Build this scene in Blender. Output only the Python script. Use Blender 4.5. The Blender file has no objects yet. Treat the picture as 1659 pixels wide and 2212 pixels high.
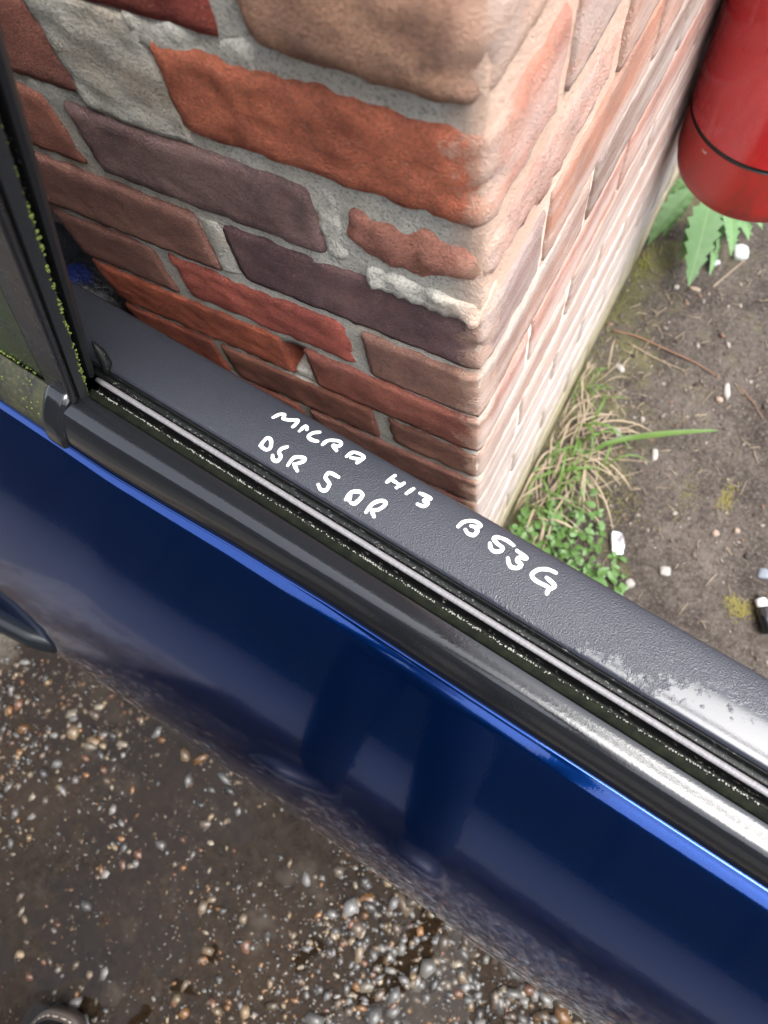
import bpy, bmesh, math, random
from mathutils import Vector, Matrix, noise
import numpy as np

S = bpy.context.scene
COL = S.collection
R = math.radians
random.seed(7)

# ------------------------------------------------------------------ camera
CAM_LOC = Vector((0.108, -0.241, 1.166))
CR = Matrix(((0.87549887, 0.46864139, -0.11780061),
             (-0.41408332, 0.85325757, 0.31699609),
             (0.24907175, -0.22875045, 0.94108262)))
cam_d = bpy.data.cameras.new('camera')
cam = bpy.data.objects.new('camera', cam_d)
COL.objects.link(cam)
cam.matrix_world = Matrix.Translation(CAM_LOC) @ CR.transposed().to_4x4()
cam_d.sensor_fit = 'VERTICAL'
cam_d.sensor_height = 36.0
cam_d.lens = 1505.0 / 2212.0 * 36.0
cam_d.clip_start = 0.02
cam_d.clip_end = 500.0
cam_d.dof.use_dof = True
cam_d.dof.focus_distance = 0.54
cam_d.dof.aperture_fstop = 6.5
S.camera = cam

# ------------------------------------------------------------------ world, sun, exposure
SUN_EL, SUN_AZ = 64.0, 93.0          # azimuth measured clockwise from +Y (90 = +X)
w = bpy.data.worlds.new('World')
S.world = w
w.use_nodes = True
nt = w.node_tree
bg = nt.nodes['Background']
sky = nt.nodes.new('ShaderNodeTexSky')
sky.sky_type = 'NISHITA'
sky.sun_disc = False
sky.sun_elevation = R(SUN_EL)
sky.sun_rotation = R(SUN_AZ)
sky.air_density = 1.0
sky.dust_density = 4.0
sky.ozone_density = 1.0
hs = nt.nodes.new('ShaderNodeHueSaturation')
hs.inputs['Saturation'].default_value = 0.38     # cloud veil: whitish, nearly overcast sky
nt.links.new(sky.outputs[0], hs.inputs['Color'])
nt.links.new(hs.outputs[0], bg.inputs['Color'])
bg.inputs['Strength'].default_value = 0.15
sun_d = bpy.data.lights.new('sun', 'SUN')
sun_d.energy = 1.25
sun_d.angle = R(44)
sun_d.color = (1.0, 0.988, 0.965)
sun = bpy.data.objects.new('sun', sun_d)
COL.objects.link(sun)
a, e = R(SUN_AZ), R(SUN_EL)
sdir = Vector((math.sin(a) * math.cos(e), math.cos(a) * math.cos(e), math.sin(e)))
sun.rotation_euler = sdir.to_track_quat('Z', 'Y').to_euler()
sun.location = sdir * 10
S.view_settings.view_transform = 'Standard'
S.view_settings.look = 'None'
S.view_settings.gamma = 1
S.view_settings.use_curve_mapping = False
S.view_settings.exposure = 1.88
S.cycles.max_bounces = 6
S.cycles.use_denoising = True


# ------------------------------------------------------------------ helpers
class M:
    """small node-material builder"""
    def __init__(s, name, base=(0.5, 0.5, 0.5), rough=0.6, metal=0.0, spec=0.5):
        s.m = bpy.data.materials.new(name)
        s.m.use_nodes = True
        s.t = s.m.node_tree
        s.b = s.t.nodes['Principled BSDF']
        s.b.inputs['Base Color'].default_value = (*base, 1)
        s.b.inputs['Roughness'].default_value = rough
        s.b.inputs['Metallic'].default_value = metal
        s.b.inputs['Specular IOR Level'].default_value = spec
        s.co = s.t.nodes.new('ShaderNodeTexCoord').outputs['Object']

    def n(s, typ, **kw):
        nd = s.t.nodes.new(typ)
        for k, v in kw.items():
            setattr(nd, k, v)
        return nd

    def l(s, a, b):
        s.t.links.new(a, b)

    def mapping(s, scale=(1, 1, 1), rot=(0, 0, 0), loc=(0, 0, 0)):
        nd = s.n('ShaderNodeMapping')
        nd.inputs['Scale'].default_value = scale
        nd.inputs['Rotation'].default_value = rot
        nd.inputs['Location'].default_value = loc
        s.l(s.co, nd.inputs[0])
        return nd.outputs[0]

    def noise(s, scale, detail=4, rough=0.6, vec=None, dist=0.0):
        nd = s.n('ShaderNodeTexNoise')
        nd.inputs['Scale'].default_value = scale
        nd.inputs['Detail'].default_value = detail
        nd.inputs['Roughness'].default_value = rough
        nd.inputs['Distortion'].default_value = dist
        s.l(vec or s.co, nd.inputs['Vector'])
        return nd.outputs['Fac']

    def voro(s, scale, feature='F1', vec=None, out='Distance', rnd=1.0):
        nd = s.n('ShaderNodeTexVoronoi', feature=feature)
        nd.inputs['Scale'].default_value = scale
        nd.inputs['Randomness'].default_value = rnd
        s.l(vec or s.co, nd.inputs['Vector'])
        return nd.outputs[out]

    def ramp(s, src, lo, hi, a=0.0, b=1.0):
        nd = s.n('ShaderNodeMapRange')
        nd.inputs['From Min'].default_value = lo
        nd.inputs['From Max'].default_value = hi
        nd.inputs['To Min'].default_value = a
        nd.inputs['To Max'].default_value = b
        s.l(src, nd.inputs['Value'])
        return nd.outputs[0]

    def math(s, op, a, b=None):
        nd = s.n('ShaderNodeMath', operation=op)
        for i, v in enumerate((a, b)):
            if v is None:
                continue
            if isinstance(v, (int, float)):
                nd.inputs[i].default_value = v
            else:
                s.l(v, nd.inputs[i])
        return nd.outputs[0]

    def mix(s, fac, a, b, mode='MIX'):
        nd = s.n('ShaderNodeMix', data_type='RGBA', blend_type=mode)
        for i, v in ((0, fac), (6, a), (7, b)):
            if isinstance(v, (int, float)):
                nd.inputs[i].default_value = v
            elif isinstance(v, tuple):
                nd.inputs[i].default_value = (*v, 1)
            else:
                s.l(v, nd.inputs[i])
        return nd.outputs[2]

    def xyz(s, src=None):
        nd = s.n('ShaderNodeSeparateXYZ')
        s.l(src or s.co, nd.inputs[0])
        return nd.outputs

    def color(s, sock):
        s.l(sock, s.b.inputs['Base Color'])

    def rough(s, sock):
        s.l(sock, s.b.inputs['Roughness'])

    def bump(s, sock, strength=0.5, dist=0.002):
        nd = s.n('ShaderNodeBump')
        nd.inputs['Strength'].default_value = strength
        nd.inputs['Distance'].default_value = dist
        s.l(sock, nd.inputs['Height'])
        s.l(nd.outputs[0], s.b.inputs['Normal'])
        return nd


def mesh(name, verts, faces, smooth=True):
    me = bpy.data.meshes.new(name)
    me.from_pydata([tuple(v) for v in verts], [], faces)
    me.update()
    if smooth:
        me.polygons.foreach_set('use_smooth', [True] * len(me.polygons))
    return me


def obj(name, me, mat=None, parent=None):
    o = bpy.data.objects.new(name, me)
    COL.objects.link(o)
    if mat is not None and me is not None and len(me.materials) == 0:
        me.materials.append(mat.m if isinstance(mat, M) else mat)
    if parent is not None:
        o.parent = parent
    return o


def tag(o, label=None, cat=None, group=None, kind=None):
    if label: o['label'] = label
    if cat: o['category'] = cat
    if group: o['group'] = group
    if kind: o['kind'] = kind
    return o


def empty(name, loc=(0, 0, 0), rz=0.0):
    o = bpy.data.objects.new(name, None)
    COL.objects.link(o)
    o.location = loc
    o.rotation_euler = (0, 0, rz)
    o.empty_display_size = 0.05
    return o


def ray(px, py):
    v = Vector(((px - 829.5) / 1505.0, -(py - 1106.0) / 1505.0, -1.0))
    return CR.transposed() @ v


def on_z(px, py, z=0.0):
    d = ray(px, py)
    return CAM_LOC + d * ((z - CAM_LOC.z) / d.z)


def fbm(p, sc, oct=3):
    v, a = 0.0, 1.0
    q = Vector(p) * sc
    for _ in range(oct):
        v += a * noise.noise(q)
        q = q * 2.03 + Vector((7.1, 3.3, 1.7))
        a *= 0.5
    return v


def box_surface(lo, hi, step):
    """grid points on the six faces of a box, welded"""
    lo, hi = Vector(lo), Vector(hi)
    n = [max(1, int(round((hi[i] - lo[i]) / step))) for i in range(3)]
    idx, verts, faces = {}, [], []

    def vid(i, j, k):
        key = (i, j, k)
        if key not in idx:
            idx[key] = len(verts)
            verts.append(Vector((lo.x + (hi.x - lo.x) * i / n[0], lo.y + (hi.y - lo.y) * j / n[1], lo.z + (hi.z - lo.z) * k / n[2])))
        return idx[key]
    for i in range(n[0]):
        for j in range(n[1]):
            faces.append((vid(i, j, 0), vid(i, j + 1, 0), vid(i + 1, j + 1, 0), vid(i + 1, j, 0)))
            faces.append((vid(i, j, n[2]), vid(i + 1, j, n[2]), vid(i + 1, j + 1, n[2]), vid(i, j + 1, n[2])))
    for i in range(n[0]):
        for k in range(n[2]):
            faces.append((vid(i, 0, k), vid(i + 1, 0, k), vid(i + 1, 0, k + 1), vid(i, 0, k + 1)))
            faces.append((vid(i, n[1], k), vid(i, n[1], k + 1), vid(i + 1, n[1], k + 1), vid(i + 1, n[1], k)))
    for j in range(n[1]):
        for k in range(n[2]):
            faces.append((vid(0, j, k), vid(0, j, k + 1), vid(0, j + 1, k + 1), vid(0, j + 1, k)))
            faces.append((vid(n[0], j, k), vid(n[0], j + 1, k), vid(n[0], j + 1, k + 1), vid(n[0], j, k + 1)))
    return verts, faces


def rough_box(name, lo, hi, step, r, amp, sc, seed=0, shape=None):
    verts, faces = box_surface(lo, hi, step)
    lo, hi = Vector(lo), Vector(hi)
    off = Vector((seed * 13.7, seed * 5.1, seed * 9.3))
    out = []
    for p in verts:
        q = Vector([min(max(p[i], lo[i] + r), hi[i] - r) for i in range(3)])
        d = p - q
        nr = d.normalized() if d.length > 1e-9 else Vector((0, 0, 0))
        if d.length > 1e-9:
            p = q + nr * r
        p = p + nr * (amp * fbm(p + off, sc))
        if shape:
            p = shape(p)
        out.append(p)
    return mesh(name, out, faces)


def tube(pts, rad, seg=8, cap=True):
    """verts/faces of a tube along pts; rad number or list"""
    verts, faces = [], []
    n = len(pts)
    rads = rad if isinstance(rad, (list, tuple)) else [rad] * n
    up = Vector((0.13, 0.31, 0.94))
    for i, p in enumerate(pts):
        t = (Vector(pts[min(i + 1, n - 1)]) - Vector(pts[max(i - 1, 0)])).normalized()
        if abs(t.dot(up)) > 0.95:
            up = Vector((0.9, 0.2, 0.1))
        x = t.cross(up).normalized()
        y = t.cross(x)
        for k in range(seg):
            an = 2 * math.pi * k / seg
            verts.append(Vector(p) + (x * math.cos(an) + y * math.sin(an)) * rads[i])
    for i in range(n - 1):
        for k in range(seg):
            a0 = i * seg + k
            a1 = i * seg + (k + 1) % seg
            faces.append((a0, a1, a1 + seg, a0 + seg))
    if cap:
        faces.append(tuple(range(seg))[::-1])
        faces.append(tuple((n - 1) * seg + k for k in range(seg)))
    return verts, faces


def join(parts):
    V, F = [], []
    for v, f in parts:
        o = len(V)
        V += list(v)
        F += [tuple(i + o for i in q) for q in f]
    return V, F


def lathe(profile, seg=64):
    V, F = [], []
    for r, z in profile:
        for k in range(seg):
            an = 2 * math.pi * k / seg
            V.append((r * math.cos(an), r * math.sin(an), z))
    for i in range(len(profile) - 1):
        for k in range(seg):
            a0 = i * seg + k
            a1 = i * seg + (k + 1) % seg
            F.append((a0, a1, a1 + seg, a0 + seg))
    return V, F


# ------------------------------------------------------------------ materials: masonry
def brick_material():
    m = M('old_brick', rough=0.92, spec=0.2)
    oi = m.n('ShaderNodeObjectInfo').outputs['Color']
    big = m.noise(14, 5, 0.65)
    med = m.noise(60, 4, 0.7)
    fine = m.noise(420, 3, 0.7)
    c = m.mix(m.ramp(big, 0.40, 0.60, 0, 0.85), oi, m.mix(1.0, oi, (0.52, 0.52, 0.58), 'MULTIPLY'), 'MIX')
    c = m.mix(m.ramp(med, 0.5, 0.72, 0, 0.5), c, m.mix(0.5, oi, (0.36, 0.15, 0.08)))
    c = m.mix(m.ramp(fine, 0.38, 0.55, 0.32, 0.0), c, (0.06, 0.04, 0.035))
    # soot and lime stains, fine white flecks
    c = m.mix(m.ramp(m.noise(26, 6, 0.75, m.mapping(loc=(4, 2, 1))), 0.55, 0.72, 0, 0.55), c, (0.085, 0.070, 0.066))
    c = m.mix(m.ramp(m.noise(19, 6, 0.75, m.mapping(loc=(1, 7, 3))), 0.60, 0.74, 0, 0.40), c, (0.50, 0.42, 0.36))
    c = m.mix(m.ramp(m.voro(95), 0.03, 0.05, 0.8, 0.0), c, (0.72, 0.70, 0.66))
    # pale grit
    grit = m.voro(380)
    gsel = m.ramp(m.noise(130, 2, 0.5), 0.48, 0.60, 0, 1)
    c = m.mix(m.math('MULTIPLY', m.ramp(grit, 0.10, 0.22, 0.75, 0.0), gsel), c, (0.55, 0.42, 0.34))
    # weather-washed arris: bare pale clay; right-hand face: lime bloom and sunlight as paleness
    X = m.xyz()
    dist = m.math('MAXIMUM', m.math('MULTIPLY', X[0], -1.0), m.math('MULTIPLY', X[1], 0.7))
    edge = m.math('ADD', dist, m.math('MULTIPLY', m.math('SUBTRACT', m.noise(48, 7, 0.8), 0.5), 0.075))
    worn = m.ramp(edge, 0.020, 0.011)
    c = m.mix(m.math('MULTIPLY', worn, 0.75), c, m.mix(m.noise(35, 4, 0.7), (0.50, 0.26, 0.17), (0.60, 0.45, 0.36)))
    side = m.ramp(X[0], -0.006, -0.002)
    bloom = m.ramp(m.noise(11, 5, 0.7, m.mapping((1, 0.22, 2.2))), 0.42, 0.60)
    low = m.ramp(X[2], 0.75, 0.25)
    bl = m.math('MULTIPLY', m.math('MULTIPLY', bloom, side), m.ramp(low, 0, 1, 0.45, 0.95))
    c = m.mix(m.math('MULTIPLY', side, 0.30), c, (0.66, 0.48, 0.40))  # even pale tint: part lime wash, part the face's bright light put into colour
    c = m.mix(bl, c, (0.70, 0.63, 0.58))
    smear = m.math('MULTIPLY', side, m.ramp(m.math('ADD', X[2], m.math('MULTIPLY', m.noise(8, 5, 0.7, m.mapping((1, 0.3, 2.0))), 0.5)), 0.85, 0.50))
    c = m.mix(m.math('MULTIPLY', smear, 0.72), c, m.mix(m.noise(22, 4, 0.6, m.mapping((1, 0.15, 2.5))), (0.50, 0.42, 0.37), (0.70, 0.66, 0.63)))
    # algae at the foot
    alg = m.math('ADD', X[2], m.math('MULTIPLY', m.math('SUBTRACT', m.noise(16, 4, 0.7), 0.5), 0.16))
    c = m.mix(m.ramp(alg, 0.21, 0.05, 0, 0.85), c, m.mix(m.noise(40), (0.23, 0.21, 0.09), (0.35, 0.31, 0.18)))
    m.color(c)
    hgt = m.math('ADD', m.math('MULTIPLY', m.noise(520, 6, 0.8), 1.5), m.math('MULTIPLY', m.noise(70, 4, 0.6), 0.22))
    hgt = m.math('SUBTRACT', hgt, m.ramp(m.voro(210), 0.0, 0.16, 0.5, 0.0))
    hgt = m.math('ADD', hgt, m.math('MULTIPLY', m.voro(620), 0.6))
    m.bump(hgt, 1.0, 0.0021)
    return m


def mortar_material():
    m = M('lime_mortar', rough=0.95, spec=0.15)
    X = m.xyz()
    c = m.mix(m.noise(30, 5, 0.7), (0.43, 0.41, 0.36), (0.66, 0.64, 0.57))
    c = m.mix(m.ramp(m.noise(11, 4, 0.6), 0.5, 0.7, 0, 0.6), c, (0.42, 0.32, 0.22))
    c = m.mix(m.ramp(m.noise(500, 2), 0.35, 0.5, 0.5, 0), c, (0.12, 0.11, 0.09))
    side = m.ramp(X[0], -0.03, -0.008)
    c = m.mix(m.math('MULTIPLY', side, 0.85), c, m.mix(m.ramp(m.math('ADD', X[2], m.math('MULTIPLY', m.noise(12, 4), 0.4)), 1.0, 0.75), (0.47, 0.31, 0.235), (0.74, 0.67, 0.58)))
    alg = m.math('ADD', X[2], m.math('MULTIPLY', m.math('SUBTRACT', m.noise(16, 4, 0.7), 0.5), 0.16))
    c = m.mix(m.ramp(alg, 0.17, 0.03, 0, 0.75), c, (0.28, 0.25, 0.12))
    m.color(c)
    m.bump(m.math('ADD', m.noise(120, 6, 0.75), m.math('MULTIPLY', m.noise(600, 2), 0.4)), 0.9, 0.003)
    return m


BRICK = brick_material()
MORTAR = mortar_material()

# ------------------------------------------------------------------ ground
def concrete_material():
    m = M('wet_concrete', rough=0.5, spec=0.24)
    n1 = m.noise(5, 6, 0.65)
    c = m.mix(m.ramp(n1, 0.35, 0.65), (0.0075, 0.0042, 0.0022), (0.0270, 0.0155, 0.0083))
    c = m.mix(m.ramp(m.noise(60, 5, 0.7), 0.4, 0.7, 0, 0.7), c, (0.040, 0.027, 0.017))
    c = m.mix(m.ramp(m.noise(300, 3), 0.4, 0.55, 0.5, 0), c, (0.02, 0.016, 0.012))
    c = m.mix(m.ramp(m.noise(8, 4, 0.6, m.mapping(loc=(3, 1, 0))), 0.56, 0.7, 0, 0.8), c, (0.075, 0.062, 0.049))
    m.color(c)
    wet = m.ramp(m.noise(7, 4, 0.6, m.mapping(loc=(9, 2, 0))), 0.38, 0.55)
    m.rough(m.ramp(wet, 0, 1, 0.22, 0.04))
    h = m.math('ADD', m.math('MULTIPLY', m.noise(45, 8, 0.78), 1.2), m.math('MULTIPLY', m.noise(420, 3, 0.7), 0.5))
    m.bump(h, 1.0, 0.0045)
    Xc = m.xyz()
    pale = m.ramp(m.math('ADD', Xc[0], m.math('MULTIPLY', m.noise(14, 5, 0.7), 0.12)), -0.60, -0.66)
    m.color(m.mix(m.math('MULTIPLY', pale, 0.8), c, m.mix(m.noise(50, 5, 0.7), (0.10, 0.08, 0.06), (0.30, 0.27, 0.225))))
    return m


def soil_material():
    m = M('bare_soil', rough=0.9, spec=0.25)
    c = m.mix(m.ramp(m.noise(7, 6, 0.7), 0.35, 0.65), (0.032, 0.025, 0.020), (0.110, 0.092, 0.079))
    c = m.mix(m.ramp(m.noise(190, 5, 0.75), 0.48, 0.7, 0, 0.7), c, (0.19, 0.162, 0.14))
    c = m.mix(m.ramp(m.noise(110, 6, 0.8), 0.36, 0.5, 0.75, 0), c, (0.018, 0.013, 0.010))
    # thin algae and moss film, strongest along the wall foot
    X = m.xyz()
    mo = m.math('ADD', m.ramp(X[0], 0.0, 0.34, 0.27, 0.0), m.noise(11, 5, 0.65))
    c = m.mix(m.ramp(mo, 0.66, 0.86, 0, 0.7), c, m.mix(m.noise(80), (0.085, 0.085, 0.03), (0.16, 0.15, 0.06)))
    m.color(c)
    h = m.math('ADD', m.math('MULTIPLY', m.noise(60, 6, 0.75), 1.4), m.math('MULTIPLY', m.noise(260, 3, 0.7), 0.5))
    m.bump(h, 1.0, 0.006)
    return m


CONC = concrete_material()
SOIL = soil_material()


def ground_h(x, y):
    return 0.010 * fbm((x, y, 0.3), 5, 3) + 0.005 * fbm((x, y, 2.3), 28, 3)


def sheet(name, x0, x1, y0, y1, st, hf, mat):
    nx, ny = int((x1 - x0) / st), int((y1 - y0) / st)
    V = [(x0 + (x1 - x0) * i / nx, y0 + (y1 - y0) * j / ny, 0) for j in range(ny + 1) for i in range(nx + 1)]
    V = [(x, y, hf(x, y)) for x, y, _ in V]
    F = [(j * (nx + 1) + i, j * (nx + 1) + i + 1, (j + 1) * (nx + 1) + i + 1, (j + 1) * (nx + 1) + i) for j in range(ny) for i in range(nx)]
    o = obj(name, mesh(name, V, F), mat)
    o['kind'] = 'structure'
    return o


BIG = M('yard_ground', rough=0.9)
BIG.color(BIG.mix(BIG.noise(0.8, 6, 0.7), (0.035, 0.031, 0.027), (0.075, 0.068, 0.06)))
g = obj('ground', mesh('ground', [(-200, -200, -0.03), (200, -200, -0.03), (200, 200, -0.03), (-200, 200, -0.03)], [(0, 1, 2, 3)]), BIG)
g['kind'] = 'structure'
sheet('soil', -0.9, 1.5, -0.14, 1.9, 0.0125, ground_h, SOIL)
sheet('concrete_yard', -1.4, 1.5, -1.6, -0.143, 0.0125,
      lambda x, y: 0.005 * fbm((x, y, 4.1), 4, 2) + 0.0035 * fbm((x, y, 8.3), 24, 3), CONC)

# ------------------------------------------------------------------ brick pillar
Z0 = 0.918               # height of the reference bed joint
CH = 0.075
pillar = empty('brick_pillar', (0, 0, 0))
tag(pillar, 'weathered red brick pillar with pale mortar joints and a worn corner behind the car door', 'brick pillar')

# mortar core
def mortar_shape(p):
    # the dark hole raked out of one upright joint; calmer joints on the weathered right-hand face
    if -0.209 < p.x < -0.181 and 0.548 < p.z < 0.600 and p.y < 0.02:
        p = p + Vector((0, 0.032, 0))
    if p.x > -0.012 and p.y > 0.01:
        p = Vector((min(p.x, -0.0028 + 0.0006 * noise.noise(p * 40)), p.y, p.z))
    return p
mc = rough_box('mortar', (-0.436, 0.0030, -0.05), (-0.0030, 1.117, 2.34), 0.010, 0.005, 0.0022, 60, 3, mortar_shape)
obj('mortar', mc, MORTAR, pillar)

def C(r, g_, b):          # sRGB 0-255 -> linear
    f = lambda v: ((v / 255 + 0.055) / 1.055) ** 2.4 if v > 10 else v / 255 / 12.92
    return (f(r), f(g_), f(b), 1)

rng = random.Random(11)
# explicit look of the bricks on the left face, course by course: list of (x0, x1, colour, dict)
T = C(214, 150, 112)
left = {
    0: [(-0.131, 0.0, C(224, 170, 136), dict(r=0.018, amp=0.0035, out=0.007)), (-0.372, -0.147, C(146, 66, 54), {}), (-0.44, -0.384, C(140, 80, 66), {})],
    1: [(-0.205, 0.0, C(204, 112, 78), dict(r=0.009, amp=0.0040)), (-0.44, -0.283, C(156, 98, 82), {})],
    2: [(-0.104, 0.0, C(214, 142, 116), dict(r=0.020, amp=0.0060, chip=1)), (-0.318, -0.118, C(112, 88, 84), dict(r=0.007)), (-0.44, -0.333, C(148, 92, 74), {})],
    3: [(-0.217, 0.0, C(96, 72, 72), {}), (-0.44, -0.238, C(122, 84, 72), {})],
    4: [(-0.108, 0.0, C(122, 88, 74), {}), (-0.308, -0.120, C(146, 72, 58), dict(r=0.010, amp=0.0038)), (-0.44, -0.320, C(118, 80, 68), {})],
    5: [(-0.182, 0.0, C(132, 76, 62), {}), (-0.44, -0.208, C(150, 76, 52), dict(amp=0.0032))],
    6: [(-0.107, 0.0, C(126, 86, 70), dict(r=0.010)), (-0.308, -0.119, C(116, 72, 58), {}), (-0.44, -0.318, C(142, 72, 52), {})],
    7: [(-0.215, 0.0, C(120, 80, 68), {}), (-0.44, -0.227, C(128, 74, 58), {})],
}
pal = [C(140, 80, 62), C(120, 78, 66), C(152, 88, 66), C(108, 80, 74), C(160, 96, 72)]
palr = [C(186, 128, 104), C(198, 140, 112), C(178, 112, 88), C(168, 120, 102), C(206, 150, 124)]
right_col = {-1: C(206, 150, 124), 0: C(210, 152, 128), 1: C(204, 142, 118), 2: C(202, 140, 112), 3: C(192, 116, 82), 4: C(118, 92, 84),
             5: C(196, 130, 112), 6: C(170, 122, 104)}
row_lo, row_hi = -19, 12
for row in range(row_lo, row_hi + 1):
    z1 = Z0 - CH * (row - 1) - 0.005
    z0 = z1 - 0.065
    if row >= 3:
        z0, z1 = z0 - 0.0016, z1 + 0.0016
    if z0 < -0.03:
        z0 = -0.03
    odd = row % 2
    near = -2 <= row <= 8
    st = 0.0065 if near else (0.014 if row > 8 else 0.03)
    specs = left.get(row)
    if specs is None:
        specs = [(-0.215, 0.0, rng.choice(pal), {}), (-0.44, -0.226, rng.choice(pal), {})] if odd else \
                [(-0.1025, 0.0, rng.choice(pal), {}), (-0.32, -0.114, rng.choice(pal), {}), (-0.44, -0.331, rng.choice(pal), {})]
    for k, (x0, x1, col, o) in enumerate(specs):
        corner = k == 0
        depth = (0.1025 if odd else 0.215) if corner else 0.1025
        out = o.get('out', rng.uniform(-0.0008, 0.0015))
        chip = o.get('chip')
        zc = (z0 + z1) / 2

        def shp(p, chip=chip, x0=x0, z0=z0, z1=z1, corner=corner, row=row):
            if chip:
                # lower half broken away towards the arris and along the top-left
                t = max(0.0, min(1.0, (p.x - x0) / 0.1))
                low = max(0.0, (zc - p.z) / 0.0325)
                dy = 0.012 * low * t + 0.006 * max(0, fbm((p.x, p.y, p.z), 45, 2))
                if p.y < 0.05:
                    p = p + Vector((0, dy, 0))
                if p.x > -0.03 and p.y < 0.08:
                    p = p + Vector((-0.006 * low, 0, 0.010 * low))
            elif corner and p.x > -0.03 and p.y < 0.03:
                k_ = 0.5 + noise.noise(Vector((p.x * 20, p.y * 20, p.z * 60 + row)))
                ar = max(0, (p.x + 0.03) / 0.03) * max(0, (0.03 - p.y) / 0.03)
                p = p + Vector((-1, 0.8, 0)) * (0.006 * k_ * ar * ar)
            return p
        me = rough_box('brick', (x0, -out, z0), (x1, depth, z1), st, o.get('r', 0.0035), o.get('amp', 0.0022) * 0.55, 95, row * 7 + k, shp if near else None)
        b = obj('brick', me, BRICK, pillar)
        if corner and not odd and row in right_col:
            pass
        gm = (col[0] + col[1] + col[2]) / 3
        cc = [(2.0 if row < 3 else 2.35) * (v * 0.90 + gm * 0.10) for v in col[:3]]
        ks = min(1.0, 0.76 / max(cc))
        b.color = (cc[0] * ks, cc[1] * ks, cc[2] * ks, 1)
    # right face: follows the corner brick back along +y
    y = (0.1025 if odd else 0.215) + 0.010
    kk = 0
    while y < 1.10:
        y1 = min(y + (0.215 if not (odd and kk == 0 and False) else 0.1025), 1.12)
        if y1 - y > 0.03:
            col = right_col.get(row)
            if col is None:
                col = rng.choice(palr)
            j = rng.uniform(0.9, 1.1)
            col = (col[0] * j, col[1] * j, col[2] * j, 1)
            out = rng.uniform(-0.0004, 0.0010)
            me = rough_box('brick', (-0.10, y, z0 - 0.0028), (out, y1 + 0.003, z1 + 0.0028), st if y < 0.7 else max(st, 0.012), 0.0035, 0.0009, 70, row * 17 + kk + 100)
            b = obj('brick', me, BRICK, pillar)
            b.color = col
        y = y1 + 0.010
        kk += 1

# smeared and lumped mortar (kept as parts of the pillar)
def lump(name, lo, hi, r, amp, sc, seed, step=0.005):
    obj(name, rough_box(name, lo, hi, step, r, amp, sc, seed), MORTAR, pillar)
lump('mortar_patch', (-0.290, 0.0002, 0.838), (-0.203, 0.03, 0.922), 0.003, 0.002, 55, 5)
lump('mortar_patch', (-0.215, 0.001, 0.902), (-0.13, 0.03, 0.925), 0.006, 0.004, 40, 6)
lump('mortar_lump', (-0.088, -0.0012, 0.757), (-0.004, 0.03, 0.781), 0.006, 0.005, 75, 8)
lump('mortar_patch', (-0.1205, 0.0005, 0.775), (-0.1005, 0.03, 0.845), 0.006, 0.004, 40, 9)
lump('mortar_patch', (-0.240, 0.001, 0.697), (-0.214, 0.03, 0.763), 0.005, 0.003, 40, 10)
lump('mortar_patch', (-0.209, 0.004, 0.540), (-0.180, 0.03, 0.556), 0.004, 0.004, 60, 12)

# ------------------------------------------------------------------ near-black boards added for the dark gap beside the pillar, added roof above
DARK = M('interior_shade', (0.012, 0.009, 0.008), 0.8)
DARK.color(DARK.mix(DARK.noise(30, 5, 0.7, DARK.mapping((1, 1, 0.08))), (0.010, 0.008, 0.007), (0.022, 0.016, 0.013)))  # near-black tone is the interior's darkness put into the boards
gar = empty('dark_gap_boards', (-1.5, 0.16, 0))
tag(gar, 'boards added and coloured near black for the unlit interior left of the brick pillar', 'dark backing')
for k in range(14):
    x1 = 1.055 - k * 0.15
    vb, fb = box_surface((x1 - 0.145, -0.012, 0.03), (x1, 0.012, 2.1), 5)
    obj('board', mesh('board', vb, fb, False), DARK, gar)
vb, fb = box_surface((-1.05, 0.0125, 0.3), (1.055, 0.05, 0.4), 5)
obj('rail', mesh('rail', vb, fb, False), DARK, gar)
vb, fb = box_surface((-1.05, 0.0125, 1.6), (1.055, 0.05, 1.7), 5)
obj('rail', mesh('rail', vb, fb, False), DARK, gar)
can = empty('added_shade_roof', (-1.6, 0.2, 2.36))  # unseen roof, added to shade the pillar and darken the sill's reflections
tag(can, 'dark roof added out of view to shade the pillar and darken the sill reflections', 'roof')
ROOF = M('roof_boards', (0.035, 0.030, 0.026), 0.85)
for k in range(12):
    yy = -0.25 + k * 0.2
    vb, fb = box_surface((-1.6, yy, 0), (1.50, yy + 0.195, 0.03), 5)
    obj('roof_board', mesh('roof_board', vb, fb, False), ROOF, can)
vb, fb = box_surface((1.40, -0.25, -0.02), (1.49, 2.1, -0.002), 5)
obj('fascia', mesh('fascia', vb, fb, False), ROOF, can)

# unseen dark wall, added to darken what the paintwork mirrors
CLAD = M('dark_cladding', (0.020, 0.022, 0.024), 0.7)
CLAD.color(CLAD.mix(CLAD.noise(3, 5, 0.7, CLAD.mapping((1, 1, 0.2))), (0.014, 0.015, 0.016), (0.035, 0.034, 0.033)))
ws = empty('added_dark_wall', (0, -3.3, 0))
tag(ws, 'dark clad wall added behind the photographer to darken the reflections in the door', 'added_dark_wall')
for k in range(36):
    x0 = -5.4 + k * 0.3
    vb, fb = box_surface((x0, -0.05 - 0.02 * (k % 2), 0), (x0 + 0.297, 0.0 - 0.02 * (k % 2), 2.6), 5)
    obj('cladding_sheet', mesh('cladding_sheet', vb, fb, False), CLAD, ws)
vb, fb = box_surface((-5.5, -4.0, 2.605), (5.5, 0.15, 2.68), 8)
obj('roof', mesh('roof', vb, fb, False), ROOF, ws)

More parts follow.
